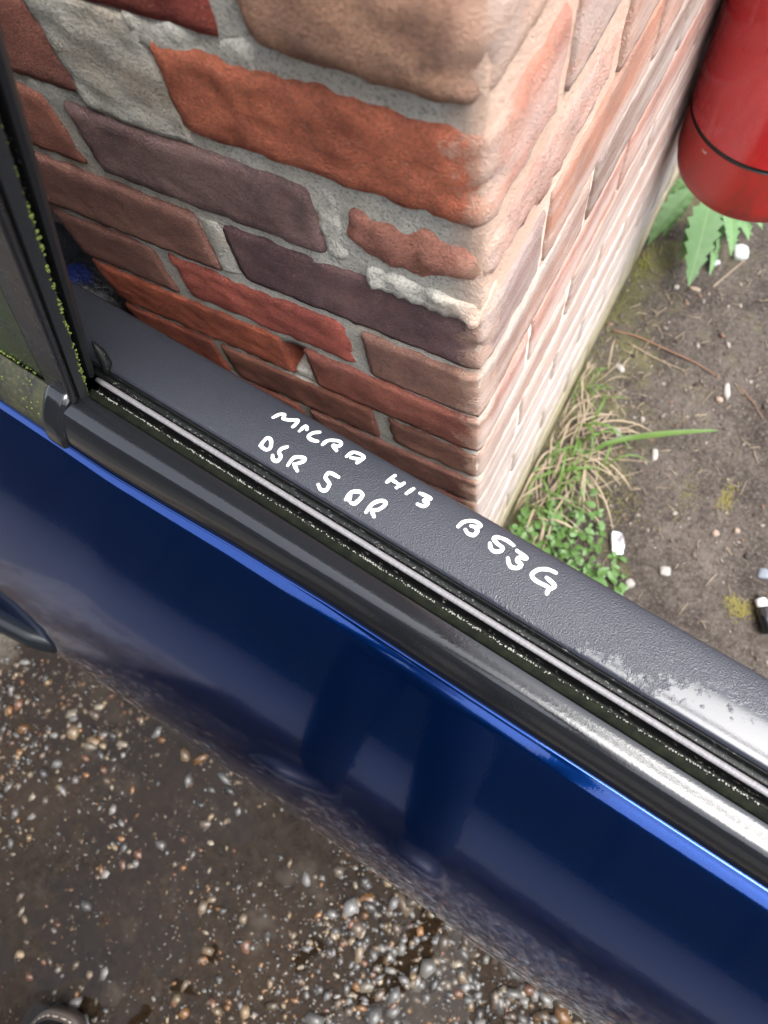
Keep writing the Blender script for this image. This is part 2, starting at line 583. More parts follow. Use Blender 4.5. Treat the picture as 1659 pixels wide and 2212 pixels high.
# crumpled sack with a blue patch in the dark gap
SACK = M('sack_plastic', (0.035, 0.037, 0.045), 0.45)
c_ = SACK.ramp(SACK.noise(9, 3, 0.5), 0.52, 0.57)
SACK.color(SACK.mix(c_, (0.009, 0.010, 0.013), (0.003, 0.012, 0.09)))
SACK.bump(SACK.noise(40, 4, 0.6), 0.8, 0.01)
sk = rough_box('plastic_sack', (-0.78, -0.045, 0.0), (-0.50, 0.10, 0.50), 0.02, 0.05, 0.02, 14, 31)
tag(obj('plastic_sack', sk, SACK), 'crumpled dark plastic sack with a blue patch in the gap between door and pillar', 'sack')

# ------------------------------------------------------------------ car door
BLACK = M('black_trim_plastic', (0.010, 0.011, 0.013), 0.34)
BLACK.rough(BLACK.ramp(BLACK.noise(35, 4, 0.6), 0.35, 0.7, 0.06, 0.14))
BLACK.b.inputs['Specular IOR Level'].default_value = 0.8
BLACK.bump(BLACK.noise(500, 3, 0.6), 0.12, 0.0008)

# textured inner trim, with a rain-water film over its front half
TRIM = M('grained_dashboard_plastic', (0.042, 0.043, 0.052), 0.4)
X = TRIM.xyz()
n_big = TRIM.noise(28, 5, 0.62)
n_small = TRIM.noise(210, 4, 0.65)
f = TRIM.math('ADD', TRIM.math('MULTIPLY', TRIM.math('SUBTRACT', X[0], 0.060), 5.2), TRIM.math('MULTIPLY', TRIM.math('ADD', X[1], 0.036), -26.0))
f = TRIM.math('ADD', f, TRIM.math('MULTIPLY', TRIM.math('SUBTRACT', n_big, 0.5), 2.4))
f = TRIM.math('ADD', f, TRIM.math('MULTIPLY', TRIM.math('SUBTRACT', n_small, 0.5), 1.5))
film = TRIM.ramp(f, 0.36, 0.62)
grain = TRIM.math('ADD', TRIM.voro(950), TRIM.noise(1300, 2, 0.6))
gr = TRIM.math('MULTIPLY', grain, TRIM.ramp(film, 0, 1, 1.0, 0.04))
drops = TRIM.ramp(TRIM.voro(330), 0.10, 0.35, 1.0, 0.0)
dsel = TRIM.ramp(TRIM.math('ADD', TRIM.noise(45, 3, 0.6), TRIM.ramp(X[0], 0.0, 0.28, -0.14, 0.05)), 0.50, 0.60)
h = TRIM.math('ADD', gr, TRIM.math('MULTIPLY', TRIM.math('MULTIPLY', drops, dsel), TRIM.ramp(film, 0, 1, 1.0, 0.0)))
h = TRIM.math('ADD', h, TRIM.math('MULTIPLY', film, 0.5))
TRIM.bump(h, 0.45, 0.0009)
TRIM.rough(TRIM.ramp(film, 0, 1, 0.32, 0.13))
dust = TRIM.ramp(TRIM.noise(60, 4, 0.7), 0.55, 0.75, 0, 0.35)
TRIM.l(TRIM.ramp(film, 0, 1, 0.45, 0.55), TRIM.b.inputs['Specular IOR Level'])
TRIM.color(TRIM.mix(dust, (0.027, 0.030, 0.039), (0.042, 0.040, 0.046)))
film_sock = film

RUBBER = M('dusty_rubber', (0.010, 0.011, 0.011), 0.5, spec=0.28)
spk = RUBBER.ramp(RUBBER.noise(420, 3, 0.7, RUBBER.mapping((0.5, 1, 1))), 0.63, 0.70)
RUBBER.color(RUBBER.mix(spk, (0.005, 0.0055, 0.0055), (0.22, 0.22, 0.20)))
RUBBER.bump(RUBBER.noise(600, 3), 0.4, 0.0008)

BEAD = M('grey_flock_lip', (0.30, 0.29, 0.30), 0.55)
BEAD.bump(BEAD.noise(900, 3, 0.6), 0.5, 0.0006)
BEAD.color(BEAD.mix(BEAD.noise(700, 2, 0.5, BEAD.mapping((1, 0.25, 0.25))), (0.10, 0.097, 0.102), (0.26, 0.25, 0.26)))

SEAL = M('mossy_seal', (0.014, 0.018, 0.012), 0.8, spec=0.12)
SEAL.color(SEAL.mix(SEAL.ramp(SEAL.noise(120, 4, 0.7), 0.4, 0.7), (0.0035, 0.0045, 0.003), (0.011, 0.013, 0.0065)))
SEAL.bump(SEAL.noise(500, 3), 0.4, 0.001)

MOSSY = M('mossy_black_plastic', (0.014, 0.018, 0.012), 0.6)
c1 = MOSSY.mix(MOSSY.ramp(MOSSY.noise(26, 5, 0.7), 0.35, 0.62), (0.010, 0.012, 0.011), (0.045, 0.046, 0.020))
c1 = MOSSY.mix(MOSSY.ramp(MOSSY.noise(160, 4, 0.7), 0.52, 0.7, 0, 0.8), c1, (0.085, 0.075, 0.035))
MOSSY.color(c1)
MOSSY.bump(MOSSY.noise(260, 4, 0.7), 0.5, 0.0015)

GLASS = M('mossy_tinted_glass', (0.012, 0.020, 0.012), 0.12)
c1 = GLASS.mix(GLASS.ramp(GLASS.noise(18, 5, 0.7), 0.4, 0.65), (0.010, 0.018, 0.010), (0.030, 0.048, 0.018))
GLASS.color(c1)
GLASS.rough(GLASS.ramp(GLASS.noise(18, 5, 0.7), 0.4, 0.65, 0.1, 0.6))

# metallic navy paint
PAINT = M('metallic_navy_paint', (0.0035, 0.050, 0.255), 0.26, 0.96)
fl = PAINT.voro(2600, out='Color')
flk = PAINT.ramp(PAINT.xyz(fl)[0], 0.0, 1.0, 0.75, 1.3)
PAINT.color(PAINT.mix(1.0, (0.0035, 0.050, 0.255), PAINT.mix(1.0, flk, flk, 'MIX'), 'MULTIPLY'))
dsel = PAINT.ramp(PAINT.noise(20, 3, 0.6), 0.45, 0.6)
dst = PAINT.math('MULTIPLY', PAINT.ramp(PAINT.voro(140), 0.015, 0.045, 0.75, 0.0), dsel)
pc = PAINT.b.inputs['Base Color'].links[0].from_socket
PAINT.color(PAINT.mix(dst, pc, (0.30, 0.32, 0.36)))
PAINT.b.inputs['Coat Weight'].default_value = 1.0
PAINT.b.inputs['Coat Roughness'].default_value = 0.02
op = PAINT.n('ShaderNodeBump')
op.inputs['Strength'].default_value = 0.06
op.inputs['Distance'].default_value = 0.0006
PAINT.l(PAINT.noise(330, 2, 0.5), op.inputs['Height'])
PAINT.l(op.outputs[0], PAINT.b.inputs['Coat Normal'])
PAINT.rough(PAINT.ramp(PAINT.noise(12, 4, 0.6), 0.3, 0.7, 0.14, 0.18))

O = Vector((0.05395874, -0.09452556, 0.68))
ANG = math.atan2(-0.09457419, 0.99551782)
door = empty('car_door', (O.x, O.y, 0.0), ANG)
tag(door, 'blue car door with black window sill and white hand-painted lettering leaning by the pillar', 'car door')
BZ = 0.68
def L(s, n, u):           # door coordinates -> local xyz of the door root
    return Vector((s, -n, u + BZ))

LM = Matrix.Translation((O.x, O.y, 0)) @ Matrix.Rotation(ANG, 4, 'Z')
LMI = LM.inverted()
def px_local_u(px, py, u0):
    p = on_z(px, py, u0 + BZ)
    return LMI @ p

def interp(x, tab):
    if x <= tab[0][0]: return tab[0][1]
    for (a0, b0), (a1, b1) in zip(tab, tab[1:]):
        if x <= a1:
            return b0 + (b1 - b0) * (x - a0) / (a1 - a0)
    return tab[-1][1]

def smooth_prof(pts, k=4):
    """Catmull-Rom through 2-D points"""
    P_ = [Vector(p) for p in pts]
    out = []
    for i in range(len(P_) - 1):
        p0 = P_[max(i - 1, 0)]; p1 = P_[i]; p2 = P_[i + 1]; p3 = P_[min(i + 2, len(P_) - 1)]
        for j in range(k):
            t = j / k
            out.append(0.5 * ((2 * p1) + (p2 - p0) * t + (2 * p0 - 5 * p1 + 4 * p2 - p3) * t * t + (3 * p1 - p0 - 3 * p2 + p3) * t ** 3))
    out.append(P_[-1])
    return out

def sweep(name, prof, s0, s1, mat, parent=door, step=0.02, closed=False, capends=True, jit=None):
    """prof: list of (n,u) or function s->list"""
    ns = max(2, int(abs(s1 - s0) / step) + 1)
    V, F = [], []
    for i in range(ns):
        s = s0 + (s1 - s0) * i / (ns - 1)
        pr = prof(s) if callable(prof) else prof
        for q in pr:
            p = L(s, q[0], q[1])
            if jit: p = jit(p)
            V.append(p)
    m_ = len(pr)
    for i in range(ns - 1):
        for k in range(m_ if closed else m_ - 1):
            k2 = (k + 1) % m_
            F.append((i * m_ + k, (i + 1) * m_ + k, (i + 1) * m_ + k2, i * m_ + k2))
    if closed and capends:
        F.append(tuple(range(m_)))
        F.append(tuple((ns - 1) * m_ + k for k in range(m_))[::-1])
    return obj(name, mesh(name, V, F), mat, parent)

# blue outer panel ---------------------------------------------------
def e_off(s): return interp(s, [(-0.30, 0.009), (-0.24, 0.0065), (-0.17, 0.003), (-0.08, 0.0005), (0.1, 0.0), (0.3, -0.001)])
GT = [(-0.75, 0.340), (-0.408, 0.327), (-0.242, 0.317), (-0.102, 0.309), (0.0, 0.3055), (0.1, 0.302), (0.213, 0.2985), (0.286, 0.2935), (0.6, 0.278)]
def panel_prof(s):
    eo = e_off(s)
    ws_ = interp(s, [(-0.36, 0.55), (-0.20, 0.75), (-0.05, 0.95), (0.05, 1.0)])
    bx = lambda d: 0.1115 + eo + d * ws_
    bz = lambda z: -0.0338 + (z + 0.0338) * ws_
    pts = [(0.100 + eo, -0.050), (0.1090 + eo, -0.040), (bx(0), bz(-0.0338)), (bx(0.0035), bz(-0.0348)), (bx(0.0075), bz(-0.0363)), (bx(0.0120), bz(-0.0386)), (bx(0.0160), bz(-0.0418))]
    out = smooth_prof(pts, 4)
    g_ = interp(s, GT)
    n0, u0 = bx(0.0160), bz(-0.0418)
    n1, u1 = g_, -0.32
    # bezier: start slope 45 deg, end slope along the sight line
    sl = 0.205
    k = ((n1 - n0) - (u0 - u1)) / (sl - 1.0)
    cn, cu = n1 - sl * k, u1 + k
    for i in range(1, 25):
        t = i / 24
        out.append(Vector(((1 - t) ** 2 * n0 + 2 * t * (1 - t) * cn + t * t * n1, (1 - t) ** 2 * u0 + 2 * t * (1 - t) * cu + t * t * u1)))
    low = smooth_prof([(g_, -0.32), (g_ + 0.010, -0.39), (g_ + 0.006, -0.47), (g_ - 0.006, -0.55), (g_ - 0.03, -0.62), (g_ - 0.05, -0.660), (g_ - 0.066, -0.668)], 5)
    return out + low[1:]
sweep('outer_panel', panel_prof, -0.75, 0.62, PAINT, step=0.012)

# belt moulding ------------------------------------------------------
def belt_prof(s):
    eo = e_off(s) * 0.9
    return smooth_prof([(0.0790, -0.012), (0.0793, -0.0035), (0.0812, -0.0016), (0.0875, -0.0010), (0.0935 + 0.3 * eo, -0.0012), (0.0985 + 0.5 * eo, -0.0034),
                        (0.1030 + 0.6 * eo, -0.0092), (0.1078 + 0.8 * eo, -0.0182), (0.1110 + eo, -0.0290), (0.1113 + eo, -0.0360), (0.105 + eo, -0.042)], 4)
belt = sweep('belt_moulding', belt_prof, -0.350, 0.62, BLACK, step=0.015)
sweep('outer_seal', [(0.0715, -0.02), (0.0715, -0.0048), (0.0722, -0.0036), (0.0735, -0.0040), (0.0785, -0.0042), (0.0788, -0.006)], -0.345, 0.62, SEAL, step=0.01)
# moulded end cap
cap_l, cap_r = -0.376, -0.3495
def cap_prof(s):
    eo = 0.0095
    t = (s - cap_l) / (cap_r - cap_l)
    k = 0.0045 * (1 - abs(2 * t - 1) ** 6)
    return smooth_prof([(0.0800, -0.010), (0.0815 - 0.3 * k, -0.0020 + k), (0.0870, 0.0016 + k), (0.0950, 0.0006 + k), (0.1040 + k * 0.4, -0.0060 + k * 0.7), (0.1130 + k, -0.0160 + k * 0.2),
                        (0.1190 + k, -0.0270), (0.1205 + k, -0.0375), (0.115, -0.043)], 4)
cap_o = sweep('end_cap', cap_prof, cap_l, cap_r, BLACK, parent=door, step=0.002)
cap_o.parent = belt
# quarter moulding left of the cap
sweep('quarter_moulding', smooth_prof([(0.086, -0.02), (0.0885, 0.0002), (0.094, -0.0010), (0.104, -0.008), (0.113, -0.017), (0.1185, -0.027), (0.1205, -0.037), (0.115, -0.044)], 4), -0.75, -0.3755, MOSSY, step=0.02)

# inner weather strip, bead ----------------------------------------------
sweep('inner_seal', smooth_prof([(0.0536, -0.012), (0.0537, 0.0035), (0.0543, 0.0050), (0.0550, 0.0038), (0.0556, -0.0010), (0.0580, -0.0022), (0.0600, -0.0030), (0.0610, -0.010), (0.0660, -0.024), (0.072, -0.024)], 3), -0.356, 0.62, RUBBER, step=0.01)
bp = []
for k in range(10):
    an = 2 * math.pi * k / 10
    bp.append((0.0634 + 0.0024 * math.cos(an), -0.0010 + 0.0022 * math.sin(an)))
sweep('flock_lip', bp, -0.344, 0.62, BEAD, step=0.01, closed=True)

# inner trim (door card) ----------------------------------------------------
TP = smooth_prof([(0.0, -0.012), (-0.0006, -0.0045), (0.0004, 0.0002), (0.0035, 0.0032), (0.012, 0.0062), (0.026, 0.0085), (0.040, 0.0090), (0.0490, 0.0086), (0.0520, 0.0076), (0.0533, 0.0050), (0.0534, -0.004)], 5)
def trim_u(n):
    best = -1
    for a_, b_ in zip(TP, TP[1:]):
        if min(a_[0], b_[0]) <= n <= max(a_[0], b_[0]) and abs(a_[0] - b_[0]) > 1e-7:
            t = (n - a_[0]) / (b_[0] - a_[0])
            best = max(best, a_[1] + (b_[1] - a_[1]) * t)
    return best
card = smooth_prof([(0.17, -0.665), (0.13, -0.55), (0.07, -0.40), (0.02, -0.24), (0.004, -0.10), (0.002, -0.04)], 4)
trim = sweep('inner_trim', [tuple(p) for p in card] + [tuple(p) for p in TP], -0.75, 0.62, TRIM, step=0.01)
# front and rear end plates of the shell
for s_ in (-0.7495, 0.6195):
    ring = [L(s_, p[0], p[1]) for p in card] + [L(s_, p[0], p[1]) for p in TP] + [L(s_, q[0], q[1]) for q in belt_prof(s_)] + [L(s_, q[0], q[1]) for q in panel_prof(s_)[6:]]
    obj('end_plate', mesh('end_plate', ring, [tuple(range(len(ring)))], False), PAINT, door)

# hand-painted lettering --------------------------------------------------
WHITE = M('white_paint_pen', (0.86, 0.86, 0.86), 0.6)
A5 = lambda x, y: (548.6 + 0.23146 * x, 877.8 + 0.23146 * y)
A6 = lambda x, y: (877.7 + 0.23146 * x, 1042.3 + 0.23146 * y)
glyphs = [
    (A5, 'letter', [[(180, 102), (238, 74), (284, 76), (275, 114), (340, 127), (410, 130), (385, 170), (362, 190)]]),
    (A5, 'letter', [[(425, 228), (482, 182), (494, 216)]]),
    (A5, 'letter', [[(612, 240), (548, 248), (508, 280), (540, 312), (592, 326)]]),
    (A5, 'letter', [[(640, 355), (692, 318), (790, 322), (812, 352), (780, 374), (738, 362), (770, 412)]]),
    (A5, 'letter', [[(865, 466), (925, 428), (998, 448), (1022, 480), (962, 526)], [(905, 478), (996, 496)]]),
    (A5, 'letter', [[(1240, 705), (1315, 645)], [(1330, 758), (1400, 716)], [(1280, 680), (1350, 725)]]),
    (A5, 'numeral', [[(1424, 812), (1488, 768)]]),
    (A6, 'numeral', [[(130, 100), (226, 148), (162, 168), (200, 192), (160, 220), (106, 202)]]),
    (A6, 'letter', [[(484, 410), (530, 370), (600, 356), (660, 370), (694, 402), (660, 416), (606, 404)], [(640, 415), (662, 452), (628, 490), (575, 474), (552, 440)]]),
    (A6, 'numeral', [[(1000, 586), (930, 536), (845, 508), (816, 528), (850, 570), (896, 606), (878, 640), (822, 642), (788, 612), (780, 568)]]),
    (A6, 'numeral', [[(1034, 636), (1122, 706), (1052, 700), (1036, 732), (1072, 764), (1040, 796), (985, 790), (958, 758), (948, 708)]]),
    (A6, 'letter', [[(1395, 842), (1325, 812), (1235, 812), (1172, 858), (1205, 912), (1300, 962), (1335, 985)], [(1310, 888), (1384, 962), (1330, 1000), (1312, 1036)]]),
    (A5, 'letter', [[(58, 366), (118, 296), (158, 316), (152, 384), (112, 404), (58, 366)]]),
    (A5, 'letter', [[(310, 378), (255, 396), (234, 430), (250, 470), (218, 510), (178, 494), (174, 458)]]),
    (A5, 'letter', [[(315, 548), (375, 478), (464, 480), (466, 512), (395, 535)], [(372, 540), (404, 600)]]),
    (A5, 'numeral', [[(788, 660), (706, 620), (666, 662), (702, 722), (672, 782), (622, 776), (600, 730)]]),
    (A5, 'letter', [[(856, 868), (908, 802), (984, 796), (1010, 836), (945, 904), (908, 900)], [(900, 822), (890, 880)]]),
    (A5, 'letter', [[(1046, 986), (1108, 908), (1190, 880), (1230, 908), (1165, 962), (1096, 966)], [(1096, 972), (1120, 1028)]]),
]
def px_trim(px, py):
    u_ = 0.008
    for _ in range(4):
        p = px_local_u(px, py, u_)
        u_ = trim_u(-p.y)
        if u_ < -0.5: u_ = 0.004
    return Vector((p.x, p.y))
rl = random.Random(3)
for Af, nm, strokes in glyphs:
    V, F = [], []
    for st_ in strokes:
        pts = [px_trim(*Af(*q)) for q in st_]
        # dense smooth path
        pts = smooth_prof(pts, 6) if len(pts) > 2 else [pts[0].lerp(pts[1], t / 6) for t in range(7)]
        dense = []
        for a_, b_ in zip(pts, pts[1:]):
            kk = max(1, int((b_ - a_).length / 0.0006))
            dense += [a_.lerp(b_, t / kk) for t in range(kk)]
        dense.append(pts[-1])
        hw = 0.00165
        # stroke body made of overlapping flat rounded dabs blended into one ribbon
        Lr, Rr = [], []
        nd = len(dense)
        for i, p in enumerate(dense):
            t = (dense[min(i + 2, nd - 1)] - dense[max(i - 2, 0)])
            t = t.normalized() if t.length > 1e-9 else Vector((1, 0))
            nn = Vector((-t.y, t.x))
            wv = hw * (1 + 0.16 * noise.noise(Vector((p.x * 260, p.y * 260, 1.3))))
            if i < 2 or i > nd - 3: wv *= 0.8
            Lr.append(p + nn * wv); Rr.append(p - nn * wv)
        base = len(V)
        def P3(q, lift):
            return L(q.x, -q.y, trim_u(-q.y) + lift)
        for a_, c_, b_ in zip(Lr, dense, Rr):
            V += [P3(a_, -0.0002), P3(a_.lerp(c_, 0.25), 0.00022), P3(c_, 0.00034), P3(b_.lerp(c_, 0.25), 0.00022), P3(b_, -0.0002)]
        for i in range(nd - 1):
            for k in range(4):
                q = base + i * 5 + k
                F.append((q, q + 5, q + 6, q + 1))
        for endp, dr in ((dense[0], dense[0] - dense[min(3, nd - 1)]), (dense[-1], dense[-1] - dense[max(0, nd - 4)])):
            b0 = len(V)
            V.append(P3(endp, 0.00036))
            a0 = math.atan2(dr.y, dr.x)
            for k in range(13):
                an = a0 - math.pi / 2 * 1.15 + math.pi * 1.15 * k / 12
                V.append(P3(endp + Vector((math.cos(an), math.sin(an))) * hw * 1.02, -0.0001 if True else 0))
            for k in range(12):
                F.append((b0, b0 + 1 + k, b0 + 2 + k))
    obj(nm, mesh(nm, V, F), WHITE, trim)

# division bar -----------------------------------------------------------
AX = Vector((0.45, -0.12, 1.0))
BAR = M('satin_black_bar', (0.013, 0.013, 0.015), 0.30)
BAR.rough(BAR.ramp(BAR.noise(30, 3), 0.35, 0.7, 0.26, 0.34))
BARIN = M('matt_black_bar', (0.016, 0.017, 0.019), 0.5)
BARIN.bump(BARIN.noise(300, 4, 0.7, BARIN.mapping((1, 1, 0.25))), 0.35, 0.0012)
def bar_strip(name, sec, u0, u1, mat, parent, smooth=True):
    V, F = [], []
    k = len(sec); ns = 24
    for i in range(ns + 1):
        u_ = u0 + (u1 - u0) * i / ns
        for s_, n_ in sec:
            V.append(L(s_ + AX.x * u_, n_ + AX.y * u_, u_))
    for i in range(ns):
        for j in range(k):
            j2 = (j + 1) % k
            F.append((i * k + j, i * k + j2, (i + 1) * k + j2, (i + 1) * k + j))
    F.append(tuple(range(k))[::-1]); F.append(tuple(ns * k + j for j in range(k)))
    me = mesh(name, V, F, smooth)
    return obj(name, me, mat, parent)
bar = bar_strip('division_bar', [(-0.382, 0.0885), (-0.379, 0.0900), (-0.366, 0.0897), (-0.3515, 0.0885), (-0.352, 0.076), (-0.382, 0.076)], -0.012, 0.43, BAR, door, False)
ridge = [(-0.3475 + 0.0036 * math.cos(2 * math.pi * k / 12), 0.0890 + 0.0034 * math.sin(2 * math.pi * k / 12)) for k in range(12)]
bar_strip('bead_strip', ridge, -0.010, 0.43, BAR, bar)
bar_strip('ledge_strip', [(-0.3440, 0.0845), (-0.3405, 0.0780), (-0.3420, 0.0768), (-0.3510, 0.0762), (-0.351, 0.0845)], -0.008, 0.43, BARIN, bar, False)
bar_strip('glass_channel', [(-0.352, 0.0757), (-0.358, 0.0740), (-0.358, 0.0672), (-0.352, 0.0668), (-0.376, 0.066), (-0.376, 0.0757)], -0.006, 0.43, RUBBER, bar, False)
bar_strip('inner_strip', [(-0.3490, 0.0664), (-0.3465, 0.0640), (-0.3500, 0.0600), (-0.3570, 0.0540), (-0.385, 0.050), (-0.390, 0.066)], 0.002, 0.43, BARIN, bar, False)
tv, tf = tube([L(-0.75, 0.058, 0.18), L(-0.70, 0.045, 0.28), L(-0.55, 0.034, 0.37), L(-0.35, 0.022, 0.42), L(-0.17, 0.018, 0.44), L(0.1, 0.016, 0.447), L(0.45, 0.016, 0.44)], 0.012, 10)
fr = obj('window_frame', mesh('window_frame', tv, tf), BAR, door)
# torn rubber corner at the foot of the bar
tv, tf = tube([L(-0.336, 0.0540, 0.004), L(-0.337, 0.050, 0.012), L(-0.341, 0.046, 0.022), L(-0.345, 0.044, 0.030)], [0.004, 0.0045, 0.004, 0.001], 8)
obj('rubber_corner', mesh('rubber_corner', tv, tf), RUBBER, bar)
# fixed quarter glass
V = [L(-0.75, 0.087, 0.0), L(-0.386, 0.087, 0.0), L(-0.386 + 0.45 * 0.4, 0.087 - 0.12 * 0.4, 0.4), L(-0.6, 0.087 - 0.12 * 0.36, 0.36), L(-0.74, 0.087 - 0.12 * 0.22, 0.22)]
V += [v + Vector((0, 0.004, 0)) for v in V]
F = [(0, 1, 2, 3, 4), (9, 8, 7, 6, 5)] + [(i, (i + 1) % 5 + 0, (i + 1) % 5 + 5, i + 5) for i in range(5)]
qg = obj('quarter_glass', mesh('quarter_glass', V, F, False), GLASS, door)

# moss crumbs (uncountable)
MOSS = M('bright_moss', (0.20, 0.32, 0.03), 0.9)
MOSS.color(MOSS.mix(MOSS.noise(300), (0.055, 0.080, 0.012), (0.15, 0.19, 0.035)))
def crumbs(name, pts, parent, mat, squash=0.7):
    V, F = [], []
    ico = bmesh.new(); bmesh.ops.create_icosphere(ico, subdivisions=1, radius=1)
    iv = [v.co.copy() for v in ico.verts]; fi = [tuple(v.index for v in f.verts) for f in ico.faces]; ico.free()
    for p, r_ in pts:
        b0 = len(V)
        for q in iv:
            k = 1 + 0.35 * noise.noise(q * 1.7 + Vector(p) * 900)
            V.append(Vector(p) + Vector((q.x * r_ * k, q.y * r_ * k, q.z * r_ * squash * k)))
        F += [tuple(i + b0 for i in f) for f in fi]
    o = obj(name, mesh(name, V, F), mat, parent)
    o['kind'] = 'stuff'
    return o
rm = random.Random(5)
mp = []
for cl in (0.235, 0.222, 0.208, 0.19, 0.172, 0.15, 0.142, 0.121, 0.112, 0.094, 0.075, 0.062, 0.05, 0.041, 0.03):
    for _ in range(rm.randint(3, 9) if cl not in (0.208, 0.121, 0.075, 0.19) else 11):
        u_ = cl + rm.gauss(0, 0.0035)
        mp.append((L(-0.3405 + AX.x * u_ + rm.gauss(0, 0.0005), 0.0778 + AX.y * u_ + rm.gauss(0, 0.0005), u_), rm.uniform(0.0005, 0.0012)))
for _ in range(90):
    u_ = rm.uniform(0.0, 0.3)
    mp.append((L(-0.3405 + AX.x * u_, 0.0778 + AX.y * u_, u_), rm.uniform(0.0002, 0.0005)))
crumbs('moss', mp, bar, MOSS)
mp = []
for _ in range(170):
    s_ = rm.uniform(-0.60, -0.378)
    n_ = rm.uniform(0.09, 0.118)
    u_ = interp(n_, [(0.0885, 0.0002), (0.094, -0.001), (0.104, -0.008), (0.113, -0.017), (0.1185, -0.027)])
    mp.append((L(s_, n_, u_), rm.choice((0.0003, 0.0005, 0.0005, 0.0008, 0.0012))))
for _ in range(150):
    s_ = rm.gauss(-0.455, 0.035)
    mp.append((L(min(s_, -0.392), 0.0875, 0.003 + abs(rm.gauss(0, 0.004))), rm.uniform(0.0005, 0.0014)))
crumbs('moss', mp, qg, MOSS)
DUST = M('grit_fluff', (0.30, 0.30, 0.26), 0.9)
mp = []
for _ in range(1500):
    s_ = rm.uniform(-0.34, 0.5)
    k = abs(math.sin(s_ * 47 + 2.1 * math.sin(s_ * 23)))
    if rm.random() < 0.25 + 0.75 * k:
        mp.append((L(s_, 0.0718 + rm.gauss(0, 0.00035), -0.0036 + rm.uniform(-0.0002, 0.0005)), rm.uniform(0.0002, 0.0006)))
crumbs('fluff', mp, door, DUST)
mp = []
for _ in range(420):
    mp.append((L(rm.uniform(-0.33, 0.5), 0.0585 + rm.gauss(0, 0.0008), -0.0022), rm.choice((0.00012, 0.0002, 0.0002, 0.00035))))
crumbs('grit', mp, door, DUST)

# door handle ----------------------------------------------------------
HND = M('dark_grey_handle', (0.007, 0.009, 0.011), 0.30)
path = []
for t, dn, du in ((0.0, -0.014, -0.02), (0.04, 0.0, -0.016), (0.12, 0.006, -0.010), (0.3, 0.011, -0.004), (0.6, 0.013, 0.0), (0.85, 0.011, -0.003), (0.95, 0.004, -0.01), (1.0, -0.014, -0.02)):
    s_ = -0.388 - 0.26 * t
    path.append(L(s_, interp(s_, GT) - 0.016 + dn, -0.276 + du))
pp = [Vector(p) for p in path]
dn_ = []
for i in range(len(pp) - 1):
    for j in range(5): dn_.append(pp[i].lerp(pp[i + 1], j / 5))
dn_.append(pp[-1])
tv, tf = tube(dn_, 0.0085, 12)
c0 = [sum((Vector(v) for v in tv[i * 12:(i + 1) * 12]), Vector()) / 12 for i in range(len(dn_))]
tv = [c0[i // 12] + Vector(((v - c0[i // 12]).x, (v - c0[i // 12]).y * 1.7, (v - c0[i // 12]).z * 2.2)) for i, v in enumerate(tv)]
obj('door_handle', mesh('door_handle', tv, tf), HND, door)

# ------------------------------------------------------------------ red canister
RED = M('red_enamel', (0.42, 0.010, 0.018), 0.22)
RED.color(RED.mix(RED.ramp(RED.noise(10, 5, 0.65), 0.35, 0.7), (0.44, 0.008, 0.016), (0.52, 0.018, 0.026)))
RED.b.inputs['Coat Weight'].default_value = 0.5
RED.rough(RED.ramp(RED.noise(22, 5, 0.65, RED.mapping((1, 1, 0.35))), 0.35, 0.7, 0.16, 0.42))
RED.bump(RED.noise(9, 2, 0.5), 0.25, 0.01)
RED2 = M('dull_red_base', (0.38, 0.030, 0.018), 0.36)
c1 = RED2.mix(RED2.noise(18, 5, 0.65), (0.36, 0.014, 0.016), (0.46, 0.030, 0.024))
c1 = RED2.mix(RED2.ramp(RED2.noise(55, 4, 0.7, RED2.mapping(loc=(1.3, 0, 0))), 0.68, 0.74), c1, (0.6, 0.5, 0.46))
c1 = RED2.mix(RED2.ramp(RED2.noise(30, 5, 0.7, RED2.mapping((1, 1, 0.4))), 0.48, 0.68, 0, 0.55), c1, (0.14, 0.035, 0.025))
RED2.color(c1)
SEAM = M('black_seam', (0.008, 0.007, 0.007), 0.5)
ext = empty('red_canister', (0.1205, 0.664, 0.322))
tag(ext, 'red metal canister with a black seam above its base hanging beside the pillar', 'canister')
V, F = lathe([(0.02, 0.62), (0.05, 0.612), (0.085, 0.585), (0.105, 0.545), (0.118, 0.49), (0.118, 0.103)], 72)
body = obj('body', mesh('body', V, F), RED, ext)
V, F = lathe([(0.1175, 0.103), (0.1155, 0.1015), (0.1155, 0.0975), (0.1175, 0.096)], 72)
obj('seam', mesh('seam', V, F), SEAM, ext)
V, F = lathe([(0.118, 0.096), (0.1175, 0.070), (0.1165, 0.030), (0.112, 0.010), (0.104, 0.0), (0.08, -0.003), (0.0, 0.0)], 72)
obj('base_band', mesh('base_band', V, F), RED2, ext)
V, F = lathe([(0.0, 0.68), (0.022, 0.68), (0.024, 0.66), (0.02, 0.65), (0.02, 0.61)], 20)
obj('neck', mesh('neck', V, F), SEAM, ext)
vb, fb = box_surface((-0.120, -0.015, 0.30), (-0.1112, 0.015, 0.52), 5)
obj('wall_bracket', mesh('wall_bracket', vb, fb, False), SEAM, ext)

